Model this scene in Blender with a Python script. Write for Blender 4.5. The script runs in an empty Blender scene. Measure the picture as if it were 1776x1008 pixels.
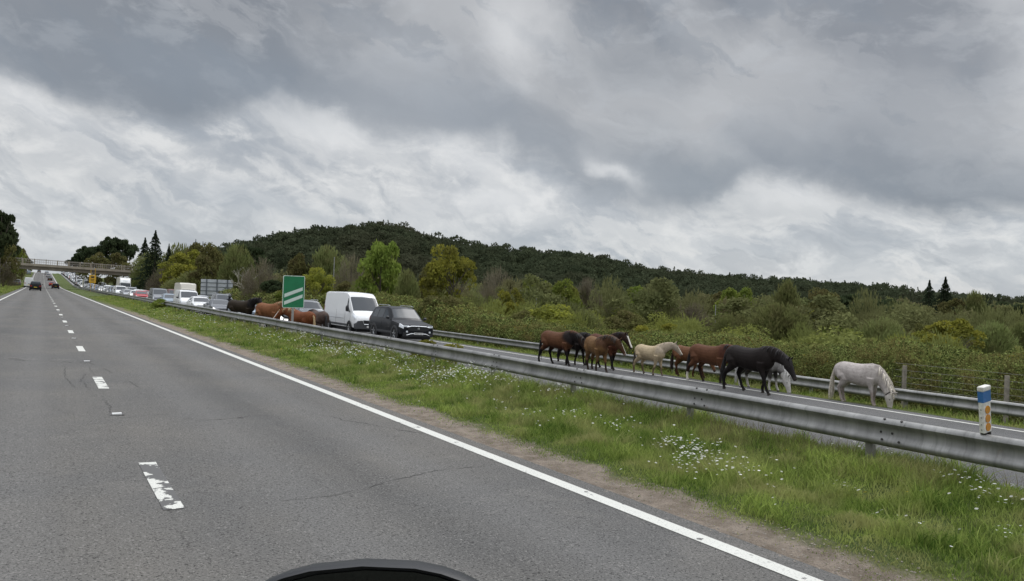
import bpy, bmesh, math, random
import numpy as np
from mathutils import Vector, Matrix, noise as mnoise
PI = math.pi
random.seed(7)
RNG = np.random.default_rng(11)
SC = bpy.context.scene
COL = SC.collection

# ------------------------------------------------------------------ camera
cam_d = bpy.data.cameras.new('camera')
cam = bpy.data.objects.new('camera', cam_d)
COL.objects.link(cam)
CAM_H = 1.95
_y, _p, _r = math.radians(32.35), math.radians(.51), math.radians(2.0)
_F = Vector((math.sin(_y)*math.cos(_p), math.cos(_y)*math.cos(_p), math.sin(_p)))
_R0 = Vector((math.cos(_y), -math.sin(_y), 0)); _U0 = _R0.cross(_F)
_R = _R0*math.cos(_r) + _U0*math.sin(_r); _U = _R.cross(_F)
m = Matrix(((_R.x, _U.x, -_F.x, 0), (_R.y, _U.y, -_F.y, 0), (_R.z, _U.z, -_F.z, CAM_H), (0, 0, 0, 1)))
cam.matrix_world = m
cam_d.sensor_width = 36.0
cam_d.lens = 36.0*1290/1776
cam_d.clip_start = 0.05
cam_d.clip_end = 20000
SC.camera = cam

# ------------------------------------------------------------------ light
SUN_EL, SUN_AZ = math.radians(52), math.radians(75)     # azimuth clockwise from +Y
sd = bpy.data.lights.new('sun', 'SUN'); sd.energy = 0.9; sd.angle = math.radians(25); sd.color = (1, .97, .93)
so = bpy.data.objects.new('sun', sd); COL.objects.link(so)
dirv = Vector((math.sin(SUN_AZ)*math.cos(SUN_EL), math.cos(SUN_AZ)*math.cos(SUN_EL), math.sin(SUN_EL)))
so.rotation_euler = dirv.to_track_quat('Z', 'Y').to_euler()
so.location = dirv*50
SC.view_settings.view_transform = 'Standard'
SC.view_settings.look = 'None'
SC.view_settings.exposure = 0.0
SC.view_settings.gamma = 1.0

class NT:
    """tiny node-tree helper"""
    def __init__(s, tree):
        s.t = tree; s.n = tree.nodes; s.l = tree.links
    def node(s, typ, **kw):
        n = s.n.new(typ)
        for k, v in kw.items(): setattr(n, k, v)
        return n
    def put(s, sock, v):
        if v is None: return
        if isinstance(v, bpy.types.NodeSocket): s.l.new(v, sock)
        else:
            if sock.type == 'RGBA' and hasattr(v, '__len__') and len(v) == 3: v = (*v, 1)
            sock.default_value = v
    def math(s, op, a, b=None, c=None, clamp=False):
        n = s.node('ShaderNodeMath', operation=op); n.use_clamp = clamp
        s.put(n.inputs[0], a); s.put(n.inputs[1], b)
        if c is not None: s.put(n.inputs[2], c)
        return n.outputs[0]
    def vmath(s, op, a, b=None):
        n = s.node('ShaderNodeVectorMath', operation=op)
        s.put(n.inputs[0], a); s.put(n.inputs[1], b)
        return n.outputs[0]
    def mix(s, f, a, b, mode='MIX'):
        n = s.node('ShaderNodeMix', data_type='RGBA', blend_type=mode)
        s.put(n.inputs[0], f); s.put(n.inputs[6], a); s.put(n.inputs[7], b)
        return n.outputs[2]
    def noise(s, vec, scale=5, detail=4, rough=.5, dist=0, out=0):
        n = s.node('ShaderNodeTexNoise'); s.put(n.inputs['Vector'], vec)
        s.put(n.inputs['Scale'], scale); s.put(n.inputs['Detail'], detail); s.put(n.inputs['Roughness'], rough); s.put(n.inputs['Distortion'], dist)
        return n.outputs[out]
    def ss(s, x, a, b, to0=0., to1=1.):
        n = s.node('ShaderNodeMapRange', interpolation_type='SMOOTHSTEP')
        s.put(n.inputs[0], x); s.put(n.inputs[1], a); s.put(n.inputs[2], b); s.put(n.inputs[3], to0); s.put(n.inputs[4], to1)
        return n.outputs[0]
    def comb(s, x, y, z):
        n = s.node('ShaderNodeCombineXYZ'); s.put(n.inputs[0], x); s.put(n.inputs[1], y); s.put(n.inputs[2], z); return n.outputs[0]
    def sep(s, v):
        n = s.node('ShaderNodeSeparateXYZ'); s.put(n.inputs[0], v); return n.outputs

# ------------------------------------------------------------------ sky
w = bpy.data.worlds.new('World'); SC.world = w; w.use_nodes = True
T = NT(w.node_tree); T.n.clear()
sky = T.node('ShaderNodeTexSky', sky_type='NISHITA'); sky.sun_disc = False
sky.sun_elevation = SUN_EL; sky.sun_rotation = SUN_AZ
dirn = T.node('ShaderNodeTexCoord').outputs['Generated']
sx, sy, sz = T.sep(dirn)
RAD = 180/PI
az = T.math('MULTIPLY', T.math('ARCTAN2', sx, sy), RAD)
el = T.math('MULTIPLY', T.math('ARCSINE', sz), RAD)
P = T.comb(az, el, 0.)
# cloud base drawn on a flat layer, for true perspective texture
zc = T.math('ADD', T.math('MAXIMUM', sz, 0.), .10)
PP = T.comb(T.math('DIVIDE', sx, zc), T.math('DIVIDE', sy, zc), 0.)
w1 = T.node('ShaderNodeTexNoise'); T.put(w1.inputs['Vector'], P); w1.inputs['Scale'].default_value = .11; w1.inputs['Detail'].default_value = 6; w1.inputs['Roughness'].default_value = .56
wv = T.vmath('SUBTRACT', w1.outputs['Color'], (.5, .5, .5))
Pw = T.vmath('ADD', P, T.vmath('MULTIPLY', wv, (9., 6., 0.)))
waz, wel, _ = T.sep(Pw)
# lower edge of the dark cloud bank as a function of azimuth
fc = T.node('ShaderNodeFloatCurve')
pts = [(-20, 14.5), (-2.6, 12.6), (3.2, 11.2), (10, 11.6), (14.3, 13.7), (17.5, 13.8), (23.6, 11.2), (29.3, 11.6), (34.8, 9.4), (42.8, 6.6), (47.8, 7.4), (51, 9.4), (57.5, 8.2), (66.8, 6.4), (90, 8)]
cv = fc.mapping.curves[0]
cv.points[0].location = (0, pts[0][1]/30); cv.points[1].location = (1, pts[-1][1]/30)
for a, e in pts[1:-1]: cv.points.new((a+20)/110, e/30)
fc.mapping.update()
T.put(fc.inputs['Value'], T.math('DIVIDE', T.math('ADD', waz, 20.), 110., clamp=True))
edge = T.math('MULTIPLY', fc.outputs[0], 30.)
d = T.math('SUBTRACT', wel, edge)
bank = T.ss(d, -1.1, 1.5)
# streaks slanting down to the right
ang = math.radians(24)
u = T.math('ADD', T.math('MULTIPLY', waz, math.cos(ang)), T.math('MULTIPLY', wel, -math.sin(ang)))
v = T.math('ADD', T.math('MULTIPLY', waz, math.sin(ang)), T.math('MULTIPLY', wel, math.cos(ang)))
ns = T.noise(T.comb(T.math('MULTIPLY', u, .075), T.math('MULTIPLY', v, .28), 3.3), 1.0, 9, .58, .25)
nb = T.noise(T.comb(T.math('MULTIPLY', u, .06), T.math('MULTIPLY', v, .12), 7.7), 1.0, 5, .46, .1)
nf = T.noise(T.comb(T.math('MULTIPLY', az, .22), T.math('MULTIPLY', el, .42), 1.), 1., 9, .62, .25)
low = T.mix(T.ss(ns, .30, .68), (.345, .375, .415), (.60, .61, .62))
low = T.mix(T.math('MULTIPLY', T.ss(nf, .46, .66), .50), low, (.82, .815, .80))
# faint blue rifts low on the left
low = T.mix(T.math('MULTIPLY', T.ss(el, 9., 2.), .25), low, (.50, .56, .62))
hi = T.mix(T.ss(nb, .36, .63), (.225, .242, .268), (.42, .43, .445))
hi = T.mix(T.math('MULTIPLY', T.ss(nf, .48, .64), .38), hi, (.47, .49, .515))
nl = T.noise(T.comb(T.math('MULTIPLY', u, .11), T.math('MULTIPLY', v, .30), 12.4), 1.0, 10, .60, .15)
hi = T.mix(T.math('MULTIPLY', T.ss(nl, .53, .62), .28), hi, (.50, .51, .525))
hi = T.mix(T.math('MULTIPLY', T.ss(nl, .46, .38), .35), hi, (.20, .23, .27))
low = T.mix(T.math('MULTIPLY', T.ss(nl, .50, .58), .38), low, (.76, .757, .745))
low = T.mix(T.math('MULTIPLY', T.ss(nl, .47, .38), .50), low, (.35, .38, .42))
# darker belly right above the edge, lighter higher up
belly = T.math('MULTIPLY', T.ss(d, 6.5, 1.2), .62)
hi = T.mix(belly, hi, (.215, .245, .285))
c = T.mix(bank, low, hi)
def blob(c, a0, e0, ra, re, colr, amp, rot=0.):
    q = T.vmath('SUBTRACT', Pw, (a0, e0, 0.))
    qx, qy, _ = T.sep(q); co, si = math.cos(rot), math.sin(rot)
    x = T.math('ADD', T.math('MULTIPLY', qx, co/ra), T.math('MULTIPLY', qy, si/ra))
    y = T.math('ADD', T.math('MULTIPLY', qx, -si/re), T.math('MULTIPLY', qy, co/re))
    r2 = T.math('ADD', T.math('MULTIPLY', x, x), T.math('MULTIPLY', y, y))
    g = T.math('MULTIPLY', T.math('EXPONENT', T.math('MULTIPLY', r2, -1.)), amp)
    return T.mix(g, c, colr)
BR = (.74, .745, .75)
for a_ in ((32.0, 19.0, 2.4, 3.0, BR, .60, .5), (67.5, 16, 2.8, 4.5, BR, .55, 0), (17.5, 12.2, 4.2, 1.2, BR, .8, -.15), (28.5, 10.2, 4.5, 1.3, BR, .6, -.3),
           (39.5, 9.3, 2.6, .7, BR, .8, -.5), (-1, 11, 4.5, 1.2, BR, .55, -.35), (31, 7.0, 4, 1.1, BR, .7, 0), (53.0, 8.2, 3, .9, BR, .55, .1),
           (58, 13.2, 6, 3.6, (.27, .29, .32), .5, -.1), (45, 9.0, 6, 2.2, (.27, .30, .335), .6, -.25), (10, 15.0, 9, 2.4, (.25, .285, .33), .55, -.2), (26, 14.6, 6, 2.6, (.30, .33, .37), .5, -.4),
           (42, 13.3, 3.0, 1.2, (.44, .46, .48), .4, .3), (47, 11.1, 3.0, 1.0, (.50, .515, .53), .4, -.3), (41, 18, 5, 2.2, (.27, .29, .315), .5, -.1), (60, 17.5, 5, 3, (.28, .295, .32), .45, 0), (14, 5.8, 8, .9, (.36, .40, .45), .5, -.22), (24, 4.4, 7, .7, (.38, .42, .46), .4, -.12)):
    c = blob(c, *a_)
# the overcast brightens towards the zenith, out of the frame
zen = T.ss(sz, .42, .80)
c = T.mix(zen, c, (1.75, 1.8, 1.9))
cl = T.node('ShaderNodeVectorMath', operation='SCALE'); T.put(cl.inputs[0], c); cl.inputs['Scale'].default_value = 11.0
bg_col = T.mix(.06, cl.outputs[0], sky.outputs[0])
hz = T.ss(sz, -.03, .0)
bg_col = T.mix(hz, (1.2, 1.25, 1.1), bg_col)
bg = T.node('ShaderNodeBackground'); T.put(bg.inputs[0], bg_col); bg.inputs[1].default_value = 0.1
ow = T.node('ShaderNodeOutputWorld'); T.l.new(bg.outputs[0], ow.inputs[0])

# ------------------------------------------------------------------ naming
def tag(o, label=None, cat=None, group=None, kind=None):
    if label: o['label'] = label
    if cat: o['category'] = cat
    if group: o['group'] = group
    if kind: o['kind'] = kind
    return o
def link(o, parent=None):
    COL.objects.link(o)
    if parent is not None: o.parent = parent
    return o
def empty(name, loc=(0, 0, 0), rz=0., label=None, cat=None, group=None, rot=None):
    o = bpy.data.objects.new(name, None); COL.objects.link(o)
    o.empty_display_size = .3
    o.location = loc; o.rotation_euler = rot if rot else (0, 0, rz)
    return tag(o, label, cat, group)
def copy_tree(o, parent=None):
    c = o.copy(); COL.objects.link(c); c.parent = parent
    for ch in list(o.children): copy_tree(ch, c)
    return c

# ------------------------------------------------------------------ materials
MATS = {}
def mat(name, col, rough=.6, metal=0., var=.0, vscale=4., bump=0., bscale=30., spec=.5, coat=0., sheen=0., objvar=0., col2=None, trans=0., emit=None, detail=4, coord='Object'):
    if name in MATS: return MATS[name]
    M = bpy.data.materials.new(name); M.use_nodes = True
    N = NT(M.node_tree); b = N.n['Principled BSDF']
    N.put(b.inputs['Roughness'], rough); N.put(b.inputs['Metallic'], metal); b.inputs['Specular IOR Level'].default_value = spec
    b.inputs['Coat Weight'].default_value = coat; b.inputs['Coat Roughness'].default_value = .08
    tc = N.node('ShaderNodeTexCoord').outputs[coord]
    cc = (*col, 1)
    if var or col2:
        f = N.noise(tc, vscale, detail, .6)
        f = N.ss(f, .3, .7)
        a = tuple(x*(1-var) for x in col); bb = col2 if col2 else tuple(min(1, x*(1+var)) for x in col)
        cc = N.mix(f, a, bb)
    if objvar:
        oi = N.node('ShaderNodeObjectInfo')
        hs = N.node('ShaderNodeHueSaturation'); N.put(hs.inputs['Color'], cc)
        N.put(hs.inputs['Value'], N.math('MULTIPLY_ADD', oi.outputs['Random'], objvar*2, 1-objvar))
        cc = hs.outputs[0]
    N.put(b.inputs['Base Color'], cc)
    if bump:
        bn = N.node('ShaderNodeBump'); bn.inputs['Strength'].default_value = bump; bn.inputs['Distance'].default_value = .02
        N.put(bn.inputs['Height'], N.noise(tc, bscale, 5, .6)); N.l.new(bn.outputs[0], b.inputs['Normal'])
    if emit: b.inputs['Emission Color'].default_value = (*emit[0], 1); b.inputs['Emission Strength'].default_value = emit[1]
    MATS[name] = M
    return M

def leaf_mat(name, c1, c2, c3=None, sc=.5):
    """foliage: colour differs from leaf clump to leaf clump (attribute 'tint'), light passes through"""
    if name in MATS: return MATS[name]
    M = bpy.data.materials.new(name); M.use_nodes = True
    N = NT(M.node_tree); N.n.clear()
    at = N.node('ShaderNodeAttribute', attribute_name='tint')
    col = N.mix(at.outputs['Fac'], c1, c2)
    if c3:
        g = N.node('ShaderNodeNewGeometry')
        n = N.noise(g.outputs['Position'], sc, 3, .6)
        col = N.mix(N.math('MULTIPLY', N.ss(n, .42, .68), .75), col, c3)
    oi = N.node('ShaderNodeObjectInfo')
    hs = N.node('ShaderNodeHueSaturation'); N.put(hs.inputs['Color'], col)
    N.put(hs.inputs['Value'], N.math('MULTIPLY_ADD', oi.outputs['Random'], .36, .82))
    N.put(hs.inputs['Hue'], N.math('MULTIPLY_ADD', oi.outputs['Random'], .02, .49))
    di = N.node('ShaderNodeBsdfDiffuse'); N.put(di.inputs['Color'], hs.outputs[0])
    tr = N.node('ShaderNodeBsdfTranslucent'); N.put(tr.inputs['Color'], hs.outputs[0])
    mx = N.node('ShaderNodeMixShader'); mx.inputs[0].default_value = .35
    N.l.new(di.outputs[0], mx.inputs[1]); N.l.new(tr.outputs[0], mx.inputs[2])
    o = N.node('ShaderNodeOutputMaterial'); N.l.new(mx.outputs[0], o.inputs[0])
    MATS[name] = M
    return M

# ------------------------------------------------------------------ mesh builder
class MB:
    def __init__(s): s.v = []; s.f = []; s.m = []; s.cur = 0
    def add(s, vs, fs, mi=None):
        b = len(s.v); s.v += [tuple(p) for p in vs]; s.f += [tuple(b+i for i in f) for f in fs]; s.m += [s.cur if mi is None else mi]*len(fs)
        return s
    def box(s, lo, hi, M=None):
        x0, y0, z0 = lo; x1, y1, z1 = hi
        v = [Vector(p) for p in ((x0,y0,z0),(x1,y0,z0),(x1,y1,z0),(x0,y1,z0),(x0,y0,z1),(x1,y0,z1),(x1,y1,z1),(x0,y1,z1))]
        if M is not None: v = [M @ p for p in v]
        return s.add(v, [(0,3,2,1),(4,5,6,7),(0,1,5,4),(1,2,6,5),(2,3,7,6),(3,0,4,7)])
    def cbox(s, c, h, M=None): return s.box([c[i]-h[i] for i in range(3)], [c[i]+h[i] for i in range(3)], M)
    def loft(s, rings, closed=True, caps=True):
        n = len(rings[0]); b = len(s.v)
        vs = [p for r in rings for p in r]; fs = []
        for i in range(len(rings)-1):
            for j in range(n if closed else n-1):
                k = (j+1) % n
                fs.append((i*n+j, i*n+k, (i+1)*n+k, (i+1)*n+j))
        if caps and closed:
            fs.append(tuple(reversed(range(n)))); fs.append(tuple((len(rings)-1)*n+j for j in range(n)))
        return s.add(vs, fs)
    def tube(s, pts, rad, n=8, caps=True, flat=1.):
        pts = [Vector(p) for p in pts]; rings = []
        if not hasattr(rad, '__len__'): rad = [rad]*len(pts)
        prev = None
        for i, p in enumerate(pts):
            a = pts[max(0, i-1)]; c_ = pts[min(len(pts)-1, i+1)]
            d = (c_-a).normalized() if (c_-a).length > 1e-9 else Vector((0, 0, 1))
            if prev is None:
                up = Vector((0, 0, 1)) if abs(d.z) < .95 else Vector((1, 0, 0))
                e1 = d.cross(up).normalized()
            else: e1 = (prev - d*prev.dot(d)).normalized()
            prev = e1; e2 = d.cross(e1)
            rings.append([p + (e1*math.cos(2*PI*k/n) + e2*math.sin(2*PI*k/n)*flat)*rad[i] for k in range(n)])
        return s.loft(rings, True, caps)
    def disc(s, c, nrm, r, n=16, th=.01):
        c = Vector(c); nrm = Vector(nrm).normalized()
        return s.tube([c, c+nrm*th], r, n)
    def lathe(s, prof, c, axis, n=20):
        """prof [(r, h)] about axis through c"""
        axis = Vector(axis).normalized(); up = Vector((0, 0, 1)) if abs(axis.z) < .9 else Vector((1, 0, 0))
        e1 = axis.cross(up).normalized(); e2 = axis.cross(e1); c = Vector(c)
        rings = [[c + axis*h + (e1*math.cos(2*PI*k/n)+e2*math.sin(2*PI*k/n))*max(r, 1e-4) for k in range(n)] for r, h in prof]
        return s.loft(rings, True, True)
    def mesh(s, name, mats, smooth=False, angle=40):
        me = bpy.data.meshes.new(name); me.from_pydata(s.v, [], s.f)
        for m_ in (mats if isinstance(mats, (list, tuple)) else [mats]): me.materials.append(m_)
        if len(s.m) and max(s.m) > 0: me.polygons.foreach_set('material_index', s.m)
        me.update()
        bm = bmesh.new(); bm.from_mesh(me); bmesh.ops.recalc_face_normals(bm, faces=bm.faces); bm.to_mesh(me); bm.free()
        if smooth:
            me.shade_smooth()
            me.set_sharp_from_angle(angle=math.radians(angle))
        return me
    def build(s, name, mats, parent=None, smooth=False, angle=40):
        return link(bpy.data.objects.new(name, s.mesh(name, mats, smooth, angle)), parent)

def np_mesh(name, V, F, mats, tint=None, col=None, smooth=False, mi=None):
    """V (n,3), F (m,k) with a constant k"""
    me = bpy.data.meshes.new(name)
    V = np.ascontiguousarray(V, dtype=np.float32); F = np.ascontiguousarray(F, dtype=np.int32)
    m_, k = F.shape
    me.vertices.add(len(V)); me.vertices.foreach_set('co', V.ravel())
    me.loops.add(m_*k); me.loops.foreach_set('vertex_index', F.ravel())
    me.polygons.add(m_); me.polygons.foreach_set('loop_start', np.arange(0, m_*k, k, dtype=np.int32))
    for q in (mats if isinstance(mats, (list, tuple)) else [mats]): me.materials.append(q)
    if mi is not None: me.polygons.foreach_set('material_index', np.ascontiguousarray(mi, dtype=np.int32))
    if tint is not None:
        a = me.attributes.new('tint', 'FLOAT', 'POINT'); a.data.foreach_set('value', np.ascontiguousarray(tint, dtype=np.float32))
    me.update(calc_edges=True)
    if smooth: me.shade_smooth()
    return me

# ------------------------------------------------------------------ the lie of the land
TILT = .035
def sm(x): 
    x = np.clip(x, 0, 1); return x*x*(3-2*x)
def zroad(t):
    t = np.asarray(t, dtype=float)
    s_ = t-292
    z = .0285*(s_+np.sqrt(s_*s_+35**2))/2 - .03
    q = t-585
    z = z - .06*(q+np.sqrt(q*q+40**2))/2
    return np.where(t < 1200, z, z)
RIDGE = [(-180, .02), (-60, .02), (-10, .03), (0, .02), (5.3, .036), (7.7, .0455), (11.5, .0568), (13.5, .0647), (16.3, .0765), (19.6, .0835), (22.2, .0912), (23.9, .0889), (26.1, .0791), (28.3, .073), (30.5, .0691), (32.8, .065), (37.2, .0613), (39.9, .0565), (41.6, .0481), (45.1, .0421), (48.0, .0374), (53.2, .0345), (56.2, .0322), (58.8, .0284), (61.2, .024), (64.5, .0189), (66.9, .0169), (80, .015), (180, .02)]
RA = np.array([r[0] for r in RIDGE]); RE = np.array([r[1] for r in RIDGE])
RR = 470.
def ground(X, Y):
    X = np.asarray(X, dtype=float); Y = np.asarray(Y, dtype=float)
    base = -TILT*np.clip(X, -16, 24) + zroad(np.clip(Y, -400, 900))
    out = np.clip(X-22.2, 0, None)
    base = base - .35*sm(out/1.5) - 3.6*(1-np.exp(-out/60.))
    lf = np.clip(-7-X, 0, None)
    base = base + 1.0*sm(lf/6.) + .01*np.clip(lf-6, 0, 200)
    r = np.hypot(X, Y); azd = np.degrees(np.arctan2(X, Y))
    H = CAM_H + np.interp(azd, RA, RE)*RR - 10.4
    k = sm((r-215)/(RR-215)) * sm((X-40)/60.)
    k = np.where(r > RR, sm((X-40)/60.), k)
    z = base*(1-k) + np.maximum(H, base)*k
    z = z - np.clip(r-RR, 0, None)*.03*k
    return z
def gz(X, Y): return float(ground(X, Y))
def plane(X, t, z=0.): return (X, t, float(zroad(t)) - TILT*X + z)

_G = np.random.default_rng(5).random((256, 256))
def vnoise(x, y):
    x = np.asarray(x, float); y = np.asarray(y, float)
    xi = np.floor(x).astype(int); yi = np.floor(y).astype(int); fx = sm(x-xi); fy = sm(y-yi)
    g = lambda a, b: _G[a & 255, b & 255]
    return (g(xi, yi)*(1-fx)+g(xi+1, yi)*fx)*(1-fy) + (g(xi, yi+1)*(1-fx)+g(xi+1, yi+1)*fx)*fy
def fnoise(x, y, o=4):
    s = 0; a = .5; tot = 0
    for k in range(o):
        s = s + a*vnoise(x*2**k+17*k, y*2**k+5*k); tot += a; a *= .5
    return s/tot

# ------------------------------------------------------------------ setting: ground sheet
def polar_ground():
    rad = np.concatenate([[0.0], np.geomspace(1.2, 6000, 150)])
    angs = np.radians(np.concatenate([np.arange(-180, -14, 4), np.arange(-14, 80, .8), np.arange(80, 180, 4)]))
    Rr, A = np.meshgrid(rad, angs, indexing='ij')
    X = Rr*np.sin(A); Y = Rr*np.cos(A)
    Z = ground(np.clip(X, -3000, 3000), np.clip(Y, -3000, 900))
    corr = (X > -11) & (X < 26)
    Z = np.where(corr, Z-.5, Z)
    n, m_ = X.shape
    V = np.stack([X.ravel(), Y.ravel(), Z.ravel()], 1)
    i, j = np.meshgrid(np.arange(n-1), np.arange(m_), indexing='ij'); k = (j+1) % m_
    F = np.stack([(i*m_+j).ravel(), (i*m_+k).ravel(), ((i+1)*m_+k).ravel(), ((i+1)*m_+j).ravel()], 1)
    return V, F
def grass_ground_mat():
    M = bpy.data.materials.new('rough_grass'); M.use_nodes = True
    N = NT(M.node_tree); b = N.n['Principled BSDF']; p = N.node('ShaderNodeNewGeometry').outputs['Position']
    n1 = N.ss(N.noise(p, .35, 5, .6), .35, .65); n2 = N.ss(N.noise(p, 9, 4, .7), .3, .7)
    c_ = N.mix(n1, (.045, .062, .018), (.085, .085, .034)); c_ = N.mix(N.math('MULTIPLY', n2, .6), c_, (.10, .13, .035))
    N.put(b.inputs['Base Color'], c_); b.inputs['Roughness'].default_value = .9; b.inputs['Specular IOR Level'].default_value = .1
    bn = N.node('ShaderNodeBump'); bn.inputs['Distance'].default_value = .15; bn.inputs['Strength'].default_value = .8
    N.put(bn.inputs['Height'], N.noise(p, 6, 5, .7)); N.l.new(bn.outputs[0], b.inputs['Normal'])
    return M
M_GROUND = grass_ground_mat()
V, F = polar_ground()
o = link(bpy.data.objects.new('ground', np_mesh('ground', V, F, M_GROUND, smooth=True))); tag(o, kind='structure')

def tlist(t0, t1, s0=.5, k=.03):
    L = [t0]
    while L[-1] < t1: L.append(L[-1]+max(s0, abs(L[-1])*k))
    L[-1] = t1
    return np.array(L)
def ribbon(name, xs, ts, zf, m_, smooth=True, kind='structure'):
    xs = np.asarray(xs, float)
    T_, X_ = np.meshgrid(ts, xs, indexing='ij')
    Z_ = zroad(T_) - TILT*X_ + zf(X_, T_)
    n, q = X_.shape
    V = np.stack([X_.ravel(), T_.ravel(), Z_.ravel()], 1)
    i, j = np.meshgrid(np.arange(n-1), np.arange(q-1), indexing='ij')
    F = np.stack([(i*q+j).ravel(), (i*q+j+1).ravel(), ((i+1)*q+j+1).ravel(), ((i+1)*q+j).ravel()], 1)
    o = link(bpy.data.objects.new(name, np_mesh(name, V, F, m_, smooth=smooth)))
    if kind: tag(o, kind=kind)
    return o

def asphalt_mat(name, base, tan, near=True):
    M = bpy.data.materials.new(name); M.use_nodes = True
    N = NT(M.node_tree); b = N.n['Principled BSDF']; p = N.node('ShaderNodeNewGeometry').outputs['Position']
    px, py, pz = N.sep(p)
    big = N.noise(p, .25, 4, .6); mid = N.noise(N.vmath('MULTIPLY', p, (1., .12, 1.)), 1.6, 5, .6)
    c_ = N.mix(N.ss(big, .3, .7), tuple(x*.88 for x in base), tan)
    c_ = N.mix(N.math('MULTIPLY', N.ss(mid, .35, .7), .35), c_, tuple(x*.78 for x in base))
    # polished wheel tracks in each lane
    tr = None
    for xc in ((-1.95, -.15, 2.25, 4.05) if near else (11.4, 13.2, 15.9, 17.7)):
        g = N.ss(N.math('ABSOLUTE', N.math('SUBTRACT', px, xc)), .55, .05)
        tr = g if tr is None else N.math('MAXIMUM', tr, g)
    c_ = N.mix(N.math('MULTIPLY', tr, .30), c_, tuple(x*1.28 for x in base))
    oil = None
    for xc in ((-1.05, 3.15) if near else (12.3, 16.8)):
        g = N.ss(N.math('ABSOLUTE', N.math('SUBTRACT', px, xc)), .5, .0)
        oil = g if oil is None else N.math('MAXIMUM', oil, g)
    oil = N.math('MULTIPLY', oil, N.ss(N.noise(N.vmath('MULTIPLY', p, (1., .15, 1.)), 1.1, 5, .6), .35, .7))
    c_ = N.mix(N.math('MULTIPLY', oil, .45), c_, tuple(x*.55 for x in base))
    c_ = N.mix(N.math('MULTIPLY', N.ss(N.noise(p, .7, 6, .65), .56, .66), .22), c_, tuple(x*1.45 for x in tan))
    sp = N.noise(p, 48, 4, .85)
    c_ = N.mix(N.math('MULTIPLY', N.ss(sp, .49, .37), .95), c_, (.012, .012, .012))
    sp2 = N.noise(p, 42, 4, .85)
    c_ = N.mix(N.math('MULTIPLY', N.ss(sp2, .54, .66), .55), c_, (.36, .35, .325))
    # cracks
    wpos = N.vmath('ADD', p, N.vmath('MULTIPLY', N.node('ShaderNodeTexNoise').outputs['Color'], (.0, .0, .0)))
    vo = N.node('ShaderNodeTexVoronoi', feature='DISTANCE_TO_EDGE'); vo.inputs['Scale'].default_value = .16
    nz = N.node('ShaderNodeTexNoise'); nz.inputs['Scale'].default_value = .8; nz.inputs['Detail'].default_value = 7; N.put(nz.inputs['Vector'], p)
    N.put(vo.inputs['Vector'], N.vmath('ADD', N.vmath('MULTIPLY', p, (1, .8, 1)), N.vmath('MULTIPLY', nz.outputs['Color'], (1.6, 1.6, 0))))
    crack = N.ss(vo.outputs['Distance'], .0035, .0008)
    crack = N.math('MULTIPLY', crack, N.ss(N.noise(p, .35, 2), .5, .6))
    c_ = N.mix(N.math('MULTIPLY', crack, .75), c_, (.02, .02, .02))
    if near:   # the worn longitudinal joint along the lane line
        jx = N.math('ADD', px, N.math('MULTIPLY', N.math('SUBTRACT', N.noise(p, 2.4, 6, .8), .5), .18))
        j = N.ss(N.math('ABSOLUTE', N.math('SUBTRACT', jx, 1.05)), .022, .004)
        j = N.math('MULTIPLY', j, N.ss(N.noise(p, 1.4, 5, .75), .48, .60))
        c_ = N.mix(N.math('MULTIPLY', j, .5), c_, (.03, .029, .027))
    N.put(b.inputs['Base Color'], c_); b.inputs['Roughness'].default_value = .9; b.inputs['Specular IOR Level'].default_value = .15
    bn = N.node('ShaderNodeBump'); bn.inputs['Distance'].default_value = .006; bn.inputs['Strength'].default_value = .8
    N.put(bn.inputs['Height'], sp); N.l.new(bn.outputs[0], b.inputs['Normal'])
    return M
M_ASPH = asphalt_mat('asphalt', (.136, .134, .130), (.152, .144, .131))
M_ASPH2 = asphalt_mat('asphalt_far_carriageway', (.122, .122, .122), (.130, .128, .126), False)

def paint_mat(name, wear, col=(.64, .64, .59), fine=26.):
    M = bpy.data.materials.new(name); M.use_nodes = True
    N = NT(M.node_tree); b = N.n['Principled BSDF']; p = N.node('ShaderNodeNewGeometry').outputs['Position']
    n1 = N.noise(N.vmath('MULTIPLY', p, (1.1, 1., 1.)), 4.2, 6, .62)
    n2 = N.noise(p, fine*2.6, 3, .7)
    px, py, pz = N.sep(p)
    near = N.ss(py, 26., 8.)   # the older, more worn marks lie at this end of the road
    thr = N.math('MULTIPLY_ADD', near, wear*.16, .30+wear*.03)
    m_ = N.ss(N.math('SUBTRACT', n1, thr), .0, .03)
    m_ = N.math('MULTIPLY', m_, N.math('SUBTRACT', 1., N.math('MULTIPLY', N.ss(n2, .56, .64), .55)))
    c_ = N.mix(m_, (.095, .093, .09), N.mix(N.noise(p, 2.2, 4), tuple(x*.85 for x in col), col))
    N.put(b.inputs['Base Color'], c_); b.inputs['Roughness'].default_value = .7
    bn = N.node('ShaderNodeBump'); bn.inputs['Distance'].default_value = .004; bn.inputs['Strength'].default_value = .6
    N.put(bn.inputs['Height'], n2); N.l.new(bn.outputs[0], b.inputs['Normal'])
    return M
M_LINE = paint_mat('road_paint', .22)
M_DASH = paint_mat('worn_road_paint', 1.)

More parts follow.
